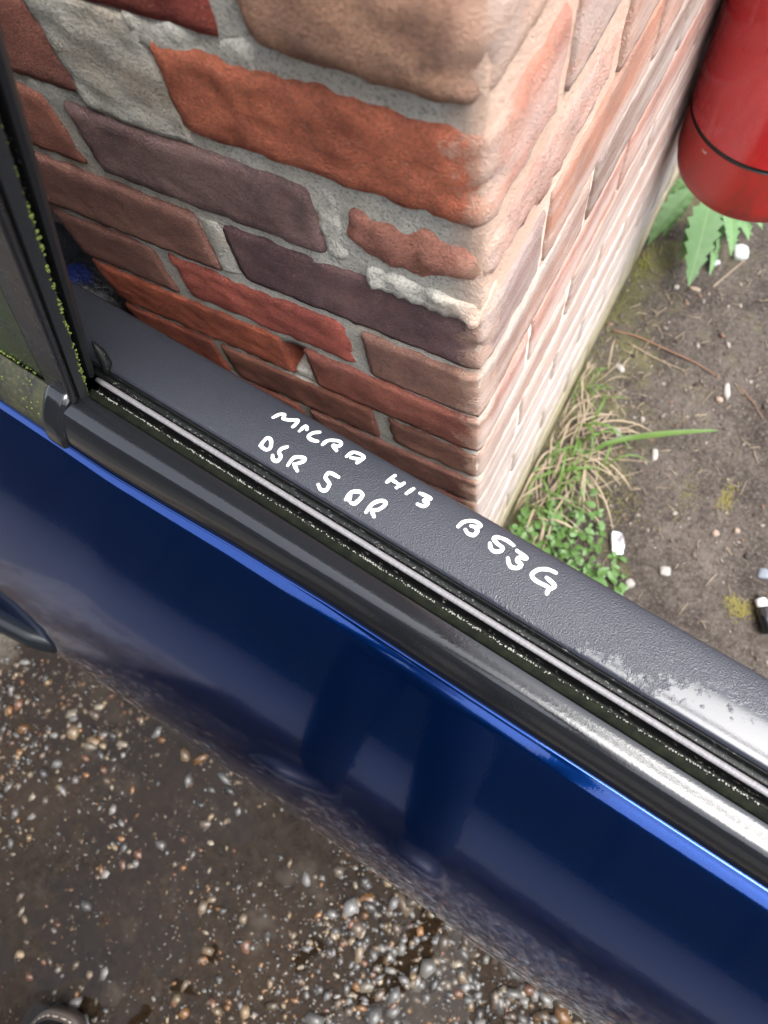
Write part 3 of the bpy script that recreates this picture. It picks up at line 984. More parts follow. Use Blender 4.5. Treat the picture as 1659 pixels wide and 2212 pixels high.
# ------------------------------------------------------------------ loose stones in the concrete and soil
def vcol_stuff(name, items, seed, mat, sub=1, rnd=0.17):
    """items: (x,y,z, rx,ry,rz, rot, colour)"""
    ico = bmesh.new(); bmesh.ops.create_icosphere(ico, subdivisions=sub, radius=1)
    iv = np.array([v.co[:] for v in ico.verts]); fi = np.array([[v.index for v in f.verts] for f in ico.faces]); ico.free()
    rg = np.random.default_rng(seed)
    nV = len(iv)
    V = np.zeros((len(items) * nV, 3)); Cc = np.ones((len(items) * nV, 4))
    for i, (x, y, z, rx, ry, rz, rot, col) in enumerate(items):
        q = iv * (1 + rg.normal(0, rnd, (nV, 1)))
        q = q * (rx, ry, rz)
        c, s = math.cos(rot), math.sin(rot)
        V[i * nV:(i + 1) * nV] = np.stack([q[:, 0] * c - q[:, 1] * s + x, q[:, 0] * s + q[:, 1] * c + y, q[:, 2] + z], 1)
        Cc[i * nV:(i + 1) * nV, :3] = col
    F = (fi[None] + (np.arange(len(items)) * nV)[:, None, None]).reshape(-1, 3)
    me = mesh(name, V.tolist(), F.tolist())
    at = me.color_attributes.new('tint', 'FLOAT_COLOR', 'POINT')
    at.data.foreach_set('color', Cc.ravel())
    o = obj(name, me, mat)
    o['kind'] = 'stuff'
    return o

PEB = M('wet_pebbles', rough=0.3)
ta = PEB.n('ShaderNodeVertexColor', layer_name='tint').outputs['Color']
PEB.color(PEB.mix(PEB.ramp(PEB.noise(260, 4, 0.7), 0.4, 0.7, 0, 0.5), ta, PEB.mix(0.6, ta, (0.03, 0.024, 0.02))))
PEB.rough(PEB.ramp(PEB.noise(90, 3), 0.35, 0.65, 0.03, 0.14))
PEB.bump(PEB.noise(350, 4, 0.7), 0.5, 0.0015)
rp = random.Random(21)
greys = [(0.20, 0.19, 0.18), (0.14, 0.133, 0.125), (0.24, 0.235, 0.225), (0.09, 0.085, 0.08), (0.28, 0.265, 0.24), (0.07, 0.065, 0.06)]
warms = [(0.26, 0.18, 0.10), (0.34, 0.25, 0.15), (0.30, 0.15, 0.06), (0.20, 0.10, 0.06), (0.36, 0.30, 0.22), (0.20, 0.15, 0.10), (0.16, 0.12, 0.09)]
items = []
def conc_h(x, y): return 0.005 * fbm((x, y, 4.1), 4, 2) + 0.0035 * fbm((x, y, 8.3), 24, 3)
tries = 0
while len(items) < 7000 and tries < 60000:
    tries += 1
    x, y = rp.uniform(-0.95, 0.75), rp.uniform(-1.1, -0.38)
    # bare gravelly aggregate to the right and in patches, smooth brown silt between
    d = interp(x + 0.25 * (-(y + 0.6)), [(-0.9, 0.45), (-0.45, 0.40), (-0.25, 0.10), (-0.06, 0.10), (0.02, 0.55), (0.10, 1.0), (0.9, 1.0)])
    d += 0.75 * fbm((x, y, 9.9), 6, 2)
    if rp.random() > d: continue
    r_ = min(0.0115, rp.lognormvariate(-5.5, 0.5)) + (0.0022 if x > 0.05 else 0)
    col = rp.choice(warms) if rp.random() < (0.58 if x < 0.05 else 0.36) else rp.choice(greys)
    k = rp.uniform(0.25, 0.7)
    items.append((x, y, conc_h(x, y) + r_ * rp.uniform(-0.35, 0.1), r_ * rp.uniform(0.8, 1.6), r_ * rp.uniform(0.7, 1.0), r_ * rp.uniform(0.45, 0.8), rp.uniform(0, 6.3), tuple(c * k for c in col)))
vcol_stuff('pebbles', items, 1, PEB)
items = []
while len(items) < 11000:
    x, y = rp.uniform(-0.95, 0.75), rp.uniform(-1.1, -0.38)
    d = interp(x + 0.25 * (-(y + 0.6)), [(-0.9, 0.5), (-0.3, 0.3), (-0.06, 0.25), (0.04, 0.8), (0.9, 1.0)]) + 0.6 * fbm((x, y, 3.9), 9, 2)
    if rp.random() > d: continue
    r_ = rp.uniform(0.0008, 0.0026)
    col = rp.choice(warms + greys + greys)
    k = rp.uniform(0.2, 0.75)
    items.append((x, y, conc_h(x, y) + r_ * rp.uniform(-0.2, 0.3), r_ * rp.uniform(0.8, 1.7), r_ * rp.uniform(0.6, 1.0), r_ * rp.uniform(0.5, 0.9), rp.uniform(0, 6.3), tuple(c * k for c in col)))
vcol_stuff('wet_grit', items, 4, PEB, 1, 0.25)
# thin rain water lying in the hollows of the concrete
WATER = M('rain_water', (0.01, 0.01, 0.01), 0.02)
gl = WATER.n('ShaderNodeBsdfGlossy'); gl.inputs['Roughness'].default_value = 0.015
tp = WATER.n('ShaderNodeBsdfTransparent'); tp.inputs['Color'].default_value = (0.80, 0.74, 0.66, 1)
fr_ = WATER.n('ShaderNodeFresnel'); fr_.inputs['IOR'].default_value = 1.36
mx_ = WATER.n('ShaderNodeMixShader')
bp_ = WATER.n('ShaderNodeBump'); bp_.inputs['Strength'].default_value = 0.25; bp_.inputs['Distance'].default_value = 0.002
WATER.l(WATER.noise(16, 3, 0.5), bp_.inputs['Height'])
WATER.l(bp_.outputs[0], gl.inputs['Normal']); WATER.l(bp_.outputs[0], fr_.inputs['Normal'])
WATER.l(fr_.outputs[0], mx_.inputs[0]); WATER.l(tp.outputs[0], mx_.inputs[1]); WATER.l(gl.outputs[0], mx_.inputs[2])
WATER.l(mx_.outputs[0], WATER.t.nodes['Material Output'].inputs['Surface'])
sheet('puddle_water', -1.35, 0.9, -1.5, -0.2, 0.2, lambda x, y: 0.0002, WATER)

GRIT = M('dry_grit', rough=0.85)
ta = GRIT.n('ShaderNodeVertexColor', layer_name='tint').outputs['Color']
GRIT.color(ta)
GRIT.bump(GRIT.noise(300, 4, 0.7), 0.6, 0.002)
items = []
while len(items) < 4500:
    x, y = rp.uniform(0.0, 0.75), rp.uniform(-0.1, 1.3)
    if rp.random() > 0.55 + 0.9 * fbm((x, y, 5.5), 7, 2): continue
    r_ = min(0.006, rp.lognormvariate(-6.5, 0.5))
    col = rp.choice([(0.06, 0.048, 0.039), (0.10, 0.08, 0.066), (0.03, 0.024, 0.02), (0.14, 0.115, 0.095), (0.24, 0.21, 0.18), (0.08, 0.062, 0.05), (0.13, 0.075, 0.05)])
    items.append((x, y, ground_h(x, y) + r_ * 0.2, r_ * rp.uniform(0.8, 1.9), r_ * rp.uniform(0.7, 1.0), r_ * rp.uniform(0.5, 0.8), rp.uniform(0, 6.3), col))
vcol_stuff('soil_grit', items, 2, GRIT)

# individual pale stones in the soil
STONE = M('pale_stone', rough=0.7)
STONE.color(STONE.mix(STONE.noise(120, 4), (0.20, 0.185, 0.17), (0.32, 0.305, 0.28)))
STONE.bump(STONE.noise(200, 4), 0.5, 0.002)
WST = M('white_chip', rough=0.6)
WST.color(WST.mix(WST.noise(90, 4), (0.26, 0.29, 0.28), (0.38, 0.41, 0.40)))
TANST = M('tan_stone', rough=0.7)
TANST.color(TANST.mix(TANST.noise(150, 4), (0.18, 0.13, 0.095), (0.27, 0.205, 0.16)))
def stone(px, py, dims, rot, mat, label, cat='stone', group='pale stones lying on the soil', seed=0, blunt=0.35, name='stone'):
    p = on_z(px, py)
    bm = bmesh.new(); bmesh.ops.create_icosphere(bm, subdivisions=3, radius=1)
    off = Vector((seed * 3.1, seed * 7.7, 1.3))
    for v in bm.verts:
        c = v.co.copy()
        k = max(abs(c.x), abs(c.y), abs(c.z))
        q = c.lerp(c / k, 0.45)
        q *= 1 + 0.22 * noise.noise(c * 1.1 + off) + 0.07 * noise.noise(c * 3.3 + off)
        v.co = Vector((q.x * dims[0], q.y * dims[1], q.z * dims[2]))
    me = bpy.data.meshes.new(name); bm.to_mesh(me); bm.free()
    me.polygons.foreach_set('use_smooth', [True] * len(me.polygons))
    o = obj(name, me, mat)
    o.location = (p.x, p.y, ground_h(p.x, p.y) + dims[2] * 0.2)
    o.rotation_euler = (rp.uniform(-0.15, 0.15), rp.uniform(-0.15, 0.15), rot)
    return tag(o, label, cat, group)
stone(1598, 547, (0.0155, 0.0155, 0.010), 0.4, WST, 'largest white stone chip, beside the big green leaf', seed=1)
stone(1546, 566, (0.009, 0.006, 0.005), 0.5, WST, 'small white chip just left of the largest white stone', seed=2)
stone(1567, 848, (0.006, 0.0150, 0.006), 0.35, STONE, 'pale oblong stone out on the open soil near the long twig', seed=3)
stone(1552, 866, (0.0065, 0.0055, 0.005), 0.2, TANST, 'small tan stone touching the pale oblong stone', seed=4)
stone(1412, 985, (0.0055, 0.0120, 0.005), 0.25, STONE, 'pale stubby stone below the long green grass blade', seed=5)
stone(1434, 1235, (0.0095, 0.0085, 0.007), 0.4, STONE, 'rounded pale stone right of the crumpled foil', seed=6)
stone(1358, 1262, (0.0080, 0.0075, 0.006), 0.9, STONE, 'whitish round stone nearest the door sill edge', seed=7)
stone(1545, 1152, (0.0055, 0.0055, 0.004), 0.9, TANST, 'tiny tan pebble between the two yellow moss patches', seed=8)
stone(1338, 800, (0.009, 0.006, 0.005), -0.5, STONE, 'pale stone chip beside the rusty twig', seed=9)
stone(1334, 935, (0.0080, 0.0060, 0.005), -0.9, STONE, 'pale flat stone just above the root of the long grass blade', seed=10)
stone(1590, 1148, (0.0050, 0.0045, 0.004), 0.1, TANST, 'tan pebble at the right edge of the soil', seed=11)
stone(1502, 622, (0.0110, 0.0042, 0.004), 0.05, TANST, 'tan stick-like stone below the leaf tip', seed=12)
stone(1462, 617, (0.0055, 0.0045, 0.004), 0.5, STONE, 'pale pebble under the tip of the big green leaf', seed=13)
stone(1262, 742, (0.0060, 0.0055, 0.004), 0.5, STONE, 'pale pebble close to the mossy wall foot', seed=14)
SLATE = M('slate_chip', (0.13, 0.15, 0.18), 0.5)
stone(1654, 1238, (0.011, 0.009, 0.004), 0.2, SLATE, 'blue-grey slate chip at the right edge of the soil', cat='slate chip', group=None, seed=15, name='slate_chip')
YST = M('yellow_crumb', (0.34, 0.25, 0.05), 0.9)

# crumpled foil
FOIL = M('silver_foil', (0.62, 0.63, 0.68), 0.28, 0.85)
FOIL.bump(FOIL.noise(120, 3), 0.6, 0.003)
p = on_z(1331, 1174)
fo = obj('foil_wrapper', rough_box('foil_wrapper', (-0.0105, -0.020, -0.006), (0.0105, 0.020, 0.006), 0.003, 0.003, 0.0045, 60, 77), FOIL)
fo.location = (p.x, p.y, ground_h(p.x, p.y) + 0.006)
fo.rotation_euler = (0.1, 0.15, 0.42)
tag(fo, 'crumpled silver foil wrapper beside the small leafy weeds', 'wrapper')
# black plastic piece with a white end at the right edge
p = on_z(1650, 1335)
bk = empty('plastic_pen', (p.x, p.y, ground_h(p.x, p.y) + 0.012), 0.62)
tag(bk, 'black plastic stub with a white collar lying at the right edge', 'plastic stub')
V, F = tube([(0, -0.026, 0), (0, -0.024, 0), (0, 0.014, 0), (0, 0.016, 0)], [0.009, 0.0115, 0.0115, 0.010], 16)
obj('barrel', mesh('barrel', V, F), BLACK, bk)
V, F = tube([(0, 0.0162, 0), (0, 0.028, 0), (0, 0.030, 0)], [0.0085, 0.0085, 0.006], 16)
obj('collar', mesh('collar', V, F), WHITE, bk)

# twigs and straw on the soil
TWIG = M('rusty_twig', (0.16, 0.075, 0.04), 0.85)
TWIG.color(TWIG.mix(TWIG.noise(90, 4), (0.10, 0.055, 0.035), (0.24, 0.13, 0.075)))
STRAW = M('dry_straw', (0.40, 0.31, 0.19), 0.8)
STRAW.color(STRAW.mix(STRAW.noise(60, 4), (0.17, 0.13, 0.085), (0.34, 0.275, 0.19)))
def ground_path(pts, lift):
    o = []
    for q in pts:
        p_ = on_z(*q)
        o.append((p_.x, p_.y, ground_h(p_.x, p_.y) + lift))
    return o
def twig(pts, r_, mat, label, lift=0.003, group='twigs lying on the soil'):
    g_ = [Vector(p_) for p_ in ground_path(pts, lift)]
    dd = smooth_prof([tuple(v) for v in g_], 5) if len(g_) > 2 else g_
    V, F = tube([Vector(v) for v in dd], [r_ * (1 - 0.5 * i / len(dd)) for i in range(len(dd))], 7)
    return tag(obj('twig', mesh('twig', V, F), mat), label, 'twig', group)
twig([(1322, 716), (1370, 728), (1430, 752), (1500, 785), (1545, 812)], 0.0022, TWIG, 'long rusty brown twig running right from the wall foot')
twig([(1360, 745), (1420, 775), (1480, 800)], 0.0014, STRAW, 'straw-coloured stalk lying under the rusty twig')
twig([(1595, 835), (1625, 870), (1650, 905)], 0.0014, TWIG, 'thin dark twig near the right edge of the soil')
twig([(1540, 620), (1575, 590), (1610, 562)], 0.0016, STRAW, 'pale stalk pointing at the largest white stone')

# straw litter and dead blades, uncountable
lit = []
rq = random.Random(77)
for _ in range(420):
    if rq.random() < 0.55:
        x_, y_ = abs(rq.gauss(0.03, 0.05)) + 0.006, rq.gauss(0.36, 0.16)
    else:
        x_, y_ = rq.uniform(0.02, 0.5), rq.uniform(0.02, 1.0)
    an, ln = rq.uniform(0, 6.3), rq.uniform(0.006, 0.03)
    v0 = Vector((x_, y_, ground_h(x_, y_) + 0.0012))
    x2, y2 = max(0.004, x_ + math.cos(an) * ln), y_ + math.sin(an) * ln
    v1 = Vector((x2, y2, ground_h(x2, y2) + rq.uniform(0.001, 0.004)))
    lit.append(tube([v0, v0.lerp(v1, 0.5) + Vector((rq.gauss(0, 0.002), rq.gauss(0, 0.002), 0.001)), v1], rq.uniform(0.0003, 0.0009), 5))
V, F = join(lit)
o = obj('straw_litter', mesh('straw_litter', V, F), STRAW); o['kind'] = 'stuff'

# ------------------------------------------------------------------ plants
GREEN = M('grass_green', (0.10, 0.22, 0.03), 0.5)
GREEN.color(GREEN.mix(GREEN.noise(25, 3), (0.06, 0.125, 0.02), (0.12, 0.21, 0.04)))
def add_trans(m, col, wgt):
    m.b.inputs['Subsurface Weight'].default_value = 0.0
    tr = m.n('ShaderNodeBsdfTranslucent'); tr.inputs['Color'].default_value = (*col, 1)
    mx = m.n('ShaderNodeMixShader'); mx.inputs[0].default_value = wgt
    out = m.t.nodes['Material Output']
    m.l(m.b.outputs[0], mx.inputs[1]); m.l(tr.outputs[0], mx.inputs[2]); m.l(mx.outputs[0], out.inputs['Surface'])
add_trans(GREEN, (0.16, 0.30, 0.04), 0.3)
def blade(pts, wd, fold=0.25):
    """flat folded blade through 3-D points -> verts, faces"""
    V, F = [], []
    n = len(pts)
    for i, p_ in enumerate(pts):
        t = (pts[min(i + 1, n - 1)] - pts[max(i - 1, 0)]).normalized()
        sd = t.cross(Vector((0, 0, 1)))
        sd = sd.normalized() if sd.length > 1e-5 else Vector((1, 0, 0))
        up = sd.cross(t)
        w_ = wd * math.sin(math.pi * min(1, (i + 0.9) / (n + 0.2)) ** 0.8) ** 0.6
        V += [p_ - sd * w_ + up * w_ * fold, p_, p_ + sd * w_ + up * w_ * fold]
    for i in range(n - 1):
        q = i * 3
        F += [(q, q + 3, q + 4, q + 1), (q + 1, q + 4, q + 5, q + 2)]
    return V, F
tuft_c = on_z(1215, 985)
tuft = empty('grass_tuft', (tuft_c.x, tuft_c.y, 0))
tag(tuft, 'tuft of half-dry grass growing at the foot of the pillar', 'grass tuft')
rt = random.Random(9)
def rand_blade(rmax, hmax, wd, az=None):
    az = rt.uniform(-2.2, 2.2) if az is None else az
    ln = rmax * rt.uniform(0.4, 1)
    h_ = hmax * rt.uniform(0.3, 1)
    b0 = Vector((rt.gauss(0.014, 0.02), rt.gauss(0.0, 0.045), 0.0))
    if b0.x + tuft_c.x < 0.008: b0.x = 0.008 - tuft_c.x
    cv = rt.uniform(-0.6, 0.6)
    pts = []
    for i in range(8):
        t = i / 7
        a_ = az + cv * t
        q = b0 + Vector((math.cos(a_) * ln * t, math.sin(a_) * ln * t, h_ * math.sin(math.pi * min(1, t * rt.uniform(0.86, 0.9))) * (1 - 0.25 * t) + 0.003))
        if q.x + tuft_c.x < 0.006: q.x = 0.006 - tuft_c.x
        pts.append(q)
    return blade(pts, wd)
for i in range(70):
    V, F = rand_blade(0.14, 0.035, rt.uniform(0.0006, 0.0018))
    obj('dry_blade', mesh('dry_blade', V, F), STRAW, tuft)
for i in range(24):
    V, F = rand_blade(0.10, 0.06, rt.uniform(0.0012, 0.0028))
    obj('green_blade', mesh('green_blade', V, F), GREEN, tuft)
# the one long blade lying out over the soil
pa, pb = on_z(1355, 947, 0.03), on_z(1551, 930, 0.045)
base = Vector((tuft_c.x + 0.03, tuft_c.y + 0.005, 0.004))
pts = [base - tuft.location, (base.lerp(pa, 0.5) + Vector((0, 0, 0.022))) - tuft.location]
pts += [pa.lerp(pb, k / 8) - tuft.location + Vector((0, 0, 0.006 * math.sin(k / 8 * 3.1))) for k in range(9)]
V, F = blade(pts, 0.0052)
lb = obj('green_blade', mesh('green_blade', V, F), GREEN, tuft)
lb['label'] = 'long broad bright green grass blade lying out over the soil'

tuft_c = on_z(1245, 860)
tuft2 = empty('grass_tuft', (tuft_c.x, tuft_c.y, 0))
tag(tuft2, 'thin short wisps of grass at the wall foot, further back than the big tuft', 'grass tuft')
for i in range(34):
    V, F = rand_blade(0.07, 0.03, rt.uniform(0.0006, 0.0014))
    obj('dry_blade' if i % 3 else 'green_blade', mesh('blade', V, F), STRAW if i % 3 else GREEN, tuft2)
tuft_c = on_z(1150, 1090)
tuft3 = empty('grass_tuft', (tuft_c.x, tuft_c.y, 0))
tag(tuft3, 'green grass blades mixed into the leafy weeds, nearest the door', 'grass tuft')
for i in range(40):
    V, F = rand_blade(0.09, 0.045, rt.uniform(0.0007, 0.0022))
    obj('green_blade' if i % 3 else 'dry_blade', mesh('blade', V, F), GREEN if i % 3 else STRAW, tuft3)
# low leafy weeds
WEED = M('weed_leaf', (0.07, 0.20, 0.035), 0.45)
WEED.color(WEED.mix(WEED.noise(40, 3), (0.05, 0.12, 0.025), (0.13, 0.24, 0.065)))
add_trans(WEED, (0.12, 0.28, 0.04), 0.25)
def leaf_mesh(name, ln, wd, lobes, cup=0.15, seed=0, serr=0.0):
    V, F = [], []
    n = 10
    for i in range(n + 1):
        t = i / n
        ww = wd * math.sin(math.pi * t ** 0.75) ** 0.8 if 0 < t < 1 else 0.0002
        ww *= 1 + lobes * math.sin(t * 22)
        if serr and i % 2: ww *= 1 - serr
        z = -ln * 0.25 * t * t + ln * 0.1 * t
        V += [(-ww, ln * t, z + cup * ww), (-ww * 0.45, ln * t, z + cup * ww * 0.15), (0, ln * t, z - cup * ww * 0.3), (ww * 0.45, ln * t, z + cup * ww * 0.15), (ww, ln * t, z + cup * ww)]
    for i in range(n):
        for k in range(4):
            q = i * 5 + k
            F.append((q, q + 1, q + 6, q + 5))
    me = mesh(name, V, F)
    me.materials.append(WEED.m)
    return me
lm = [leaf_mesh('leaf', 0.0135, 0.0050, 0.12), leaf_mesh('leaf', 0.011, 0.0052, 0.0), leaf_mesh('leaf', 0.017, 0.0050, 0.25)]
wc = on_z(1200, 1160)
weed = empty('leafy_weed', (wc.x, wc.y, 0))
tag(weed, 'low bright green weeds with small round leaves at the pillar foot beside the door', 'weed')
sv = []
cnt = 0
while cnt < 298:
    px_, py_ = rt.uniform(1085, 1350), rt.uniform(1050, 1300)
    # triangular patch between wall foot, door sill and the foil
    if py_ > 1150 + (px_ - 1095) * 0.56 + 45: continue
    if py_ < 1120 - (px_ - 1090) * 0.12 + rt.uniform(-40, 40): continue
    if px_ > 1300 and py_ < 1200: continue
    z = rt.uniform(0.006, 0.035)
    p = on_z(px_, py_, z)
    if p.x < 0.012: continue
    lf = bpy.data.objects.new('leaf', rt.choice(lm)); COL.objects.link(lf); lf.parent = weed
    lf.location = p - weed.location
    lf.rotation_euler = (rt.uniform(-0.3, 0.5), rt.uniform(-0.5, 0.5), rt.uniform(0, 6.3))
    s_ = rt.uniform(0.45, 1.3); lf.scale = (s_, s_, s_)
    if cnt % 3 == 0:
        q0 = Vector((p.x + rt.uniform(-0.012, 0.012), p.y + rt.uniform(-0.012, 0.012), 0.0)) - weed.location
        sv.append(tube([q0, q0.lerp(lf.location, 0.5) + Vector((0, 0, 0.004)), lf.location], 0.0006, 5))
    cnt += 1
V, F = join(sv)
so = obj('stems', mesh('stems', V, F), GREEN, weed); so['kind'] = 'stuff'

# broad toothed leaves below the canister
nt_leaf = M('toothed_leaf', (0.08, 0.20, 0.06), 0.42)
X = nt_leaf.xyz()
vein = nt_leaf.ramp(nt_leaf.math('ABSOLUTE', X[0]), 0.0006, 0.0016)
c1 = nt_leaf.mix(nt_leaf.noise(60, 3), (0.085, 0.19, 0.065), (0.17, 0.30, 0.13))
nt_leaf.color(nt_leaf.mix(vein, (0.20, 0.32, 0.14), c1))
wv = nt_leaf.n('ShaderNodeTexWave'); wv.inputs['Scale'].default_value = 60; wv.inputs['Distortion'].default_value = 1.5
nt_leaf.bump(wv.outputs['Fac'], 0.4, 0.002)
add_trans(nt_leaf, (0.14, 0.30, 0.06), 0.2)
def toothed(name, ln, wd):
    V, F = [], []
    n = 28
    for i in range(n + 1):
        t = i / n
        ww = wd * (math.sin(math.pi * t ** 0.62) ** 0.85 if 0 < t < 1 else 0.01)
        tooth = 1.0 - 0.30 * ((i % 4) / 3.0)
        z = ln * (0.18 * t - 0.30 * t * t)
        for k, fx in enumerate((-1, -0.6, -0.28, 0, 0.28, 0.6, 1)):
            e_ = tooth if abs(fx) == 1 else 1
            V.append((fx * ww * e_, ln * t, z + 0.10 * abs(fx) * ww + 0.0012 * math.sin(i * 1.6) * abs(fx)))
    for i in range(n):
        for k in range(6):
            q = i * 7 + k
            F.append((q, q + 1, q + 8, q + 7))
    me = mesh(name, V, F)
    me.materials.append(nt_leaf.m)
    return me
plant_c = on_z(1530, 455)
plant = empty('broad_leaved_plant', (plant_c.x, plant_c.y, 0))
tag(plant, 'green plant with broad toothed leaves growing under the red canister', 'plant')
def put_leaf(tip, root, z_tip, z_root, wd, roll=0.0):
    a_, b_ = on_z(*root, z_root), on_z(*tip, z_tip)
    d_ = b_ - a_
    lf = obj('leaf', toothed('leaf', d_.length, wd), None, plant)
    y_ = d_.normalized(); x_ = y_.cross(Vector((0, 0, 1))).normalized(); z_ = x_.cross(y_)
    lf.matrix_local = Matrix.Translation(a_ - plant.location) @ Matrix((x_, y_, z_)).transposed().to_4x4() @ Matrix.Rotation(roll, 4, 'Y')
put_leaf((1492, 608), (1535, 430), 0.05, 0.075, 0.0330, 0.05)
put_leaf((1395, 520), (1500, 400), 0.04, 0.075, 0.0260, 0.3)
put_leaf((1588, 548), (1570, 440), 0.035, 0.06, 0.020, -0.3)
put_leaf((1655, 490), (1600, 445), 0.03, 0.055, 0.017, -0.2)
put_leaf((1440, 420), (1500, 380), 0.06, 0.08, 0.016, 0.3)
put_leaf((1560, 540), (1545, 430), 0.03, 0.05, 0.018, -0.6)
put_leaf((1428, 505), (1490, 420), 0.03, 0.06, 0.020, 0.4)
put_leaf((1625, 515), (1590, 440), 0.025, 0.055, 0.022, -0.2)
put_leaf((1462, 560), (1530, 440), 0.02, 0.05, 0.016, 0.5)
put_leaf((1545, 590), (1545, 450), 0.012, 0.03, 0.015, -0.4)
V, F = join([tube([(rt.uniform(-0.01, 0.01), 0.02, 0), (0, 0.03, 0.04), (rt.uniform(-0.01, 0.01), 0.04, 0.08)], 0.0016, 6) for _ in range(3)])
obj('stem', mesh('stem', V, F), GREEN, plant)

# moss cushions on soil
GMOSS = M('ground_moss', (0.13, 0.13, 0.03), 0.95)
GMOSS.color(GMOSS.mix(GMOSS.noise(200), (0.075, 0.08, 0.018), (0.20, 0.19, 0.045)))
YM = M('yellow_moss', (0.28, 0.22, 0.05), 0.95)
YM.color(YM.mix(YM.noise(200), (0.09, 0.08, 0.02), (0.21, 0.18, 0.05)))
def moss_patch(name, centre, n_, sx, sy, mat, rr):
    c = on_z(*centre)
    pts = []
    for _ in range(n_):
        x_, y_ = c.x + rt.gauss(0, sx), c.y + rt.gauss(0, sy)
        if x_ < 0.004: continue
        pts.append((Vector((x_, y_, ground_h(x_, y_) + 0.0005)), rt.uniform(0.4, 1) * rr))
    o = crumbs(name, pts, None, mat, 0.6)
    return o
moss_patch('moss', (1140, 1040), 200, 0.006, 0.06, GMOSS, 0.002)
moss_patch('moss', (1350, 640), 220, 0.006, 0.10, GMOSS, 0.002)
moss_patch('moss', (1385, 575), 260, 0.010, 0.030, GMOSS, 0.0022)
moss_patch('moss', (1240, 800), 200, 0.012, 0.05, GMOSS, 0.002)
moss_patch('moss', (1270, 850), 200, 0.03, 0.04, GMOSS, 0.0017)
moss_patch('moss', (1330, 1090), 200, 0.03, 0.02, GMOSS, 0.0017)
moss_patch('moss', (1570, 1075), 170, 0.006, 0.013, YM, 0.0022)
moss_patch('moss', (1598, 1312), 260, 0.011, 0.009, YM, 0.0024)
moss_patch('moss', (1480, 1060), 120, 0.012, 0.02, GMOSS, 0.0015)

# ------------------------------------------------------------------ the boot at the lower left edge
LEATHER = M('black_leather', (0.018, 0.014, 0.016), 0.42)
LEATHER.bump(LEATHER.noise(160, 4, 0.6), 0.3, 0.001)
WELT = M('brown_welt', (0.055, 0.042, 0.034), 0.5)
THREAD = M('pale_thread', (0.34, 0.28, 0.22), 0.7)
tip = on_z(142, 2182, 0.022)
boot = empty('boot', (tip.x, tip.y, 0.012), 0.30)
tag(boot, 'toe of a black leather boot with pale welt stitching on the wet concrete', 'boot')
def outline(k, w_=0.060, ln=0.30):
    """sole outline, toe at y=0 pointing +y, heel at y=-ln"""
    pts = []
    for i in range(k):
        an = 2 * math.pi * i / k
        y_ = -ln / 2 + ln / 2 * math.sin(an)
        wx = w_ * (1.0 - 0.22 * max(0, -math.sin(an))) * abs(math.cos(an)) ** 0.62 * (1 if math.cos(an) >= 0 else -1)
        pts.append((wx, y_))
    return pts
def loft(rings):
    V, F = [], []
    k = len(rings[0])
    for r_ in rings: V += r_
    for i in range(len(rings) - 1):
        for j in range(k):
            j2 = (j + 1) % k
            F.append((i * k + j, i * k + j2, (i + 1) * k + j2, (i + 1) * k + j))
    F.append(tuple(range(k))[::-1]); F.append(tuple((len(rings) - 1) * k + j for j in range(k)))
    return V, F
ol = outline(64)
def ring(sc, z, cy=-0.15, lift=None):
    return [(x_ * sc, cy + (y_ - cy) * sc, z + (lift(y_) if lift else 0)) for x_, y_ in ol]
V, F = loft([ring(1.0, 0.0), ring(1.02, 0.004), ring(1.02, 0.020), ring(1.0, 0.024)])
sole = obj('sole', mesh('sole', V, F), WELT, boot)
def up_l(y_): return 0.0
V, F = loft([ring(0.93, 0.0235), ring(0.94, 0.035), ring(0.90, 0.052), ring(0.78, 0.068), ring(0.5, 0.082)])
obj('toe_cap', mesh('toe_cap', V, F), LEATHER, boot)
V, F = tube([(0, -0.21, 0.06), (0, -0.215, 0.12), (0, -0.22, 0.20), (0, -0.225, 0.27)], [0.045, 0.042, 0.044, 0.050], 20)
obj('shaft', mesh('shaft', V, F), LEATHER, boot)
sp = []
for i in range(0, 64):
    a_, b_ = Vector((*ring(0.972, 0)[i][:2], 0.0248)), Vector((*ring(0.972, 0)[(i + 1) % 64][:2], 0.0248))
    sp.append(tube([a_.lerp(b_, 0.15), a_.lerp(b_, 0.5) + Vector((0, 0, 0.0008)), a_.lerp(b_, 0.8)], 0.0011, 5))
V, F = join(sp)
st_o = obj('stitching', mesh('stitching', V, F), THREAD, boot)

# ------------------------------------------------------------------ the photographer whose boot shows
CLOTH = M('dark_cloth', (0.012, 0.013, 0.018), 0.9)
CLOTH.bump(CLOTH.noise(40, 5, 0.6), 0.5, 0.01)
SKIN = M('skin', (0.42, 0.24, 0.17), 0.5)
JACKET = M('dark_jacket', (0.016, 0.018, 0.026), 0.85)
JACKET.bump(JACKET.noise(26, 5, 0.6), 0.6, 0.012)
def skin_mesh(name, pts, edges, radii, root):
    me = bpy.data.meshes.new(name)
    me.from_pydata(pts, edges, [])
    o = bpy.data.objects.new(name, me)
    COL.objects.link(o)
    sk_ = o.modifiers.new('skin', 'SKIN')
    for i, r_ in enumerate(radii):
        me.skin_vertices[0].data[i].radius = (r_, r_)
    me.skin_vertices[0].data[root].use_root = True
    sk_.use_smooth_shade = True
    sb = o.modifiers.new('sub', 'SUBSURF')
    sb.levels = sb.render_levels = 2
    return o
px0, py0 = -0.13, -1.14
foot_l = Vector((boot.location.x + 0.06, boot.location.y - 0.21, 0.10))
foot_r = Vector((0.06, -1.10, 0.10))
person = empty('person', (px0, py0, 0))
tag(person, 'person in dark jacket and trousers standing over the door, hardly in view', 'person')
pel = Vector((px0, py0, 0.88))
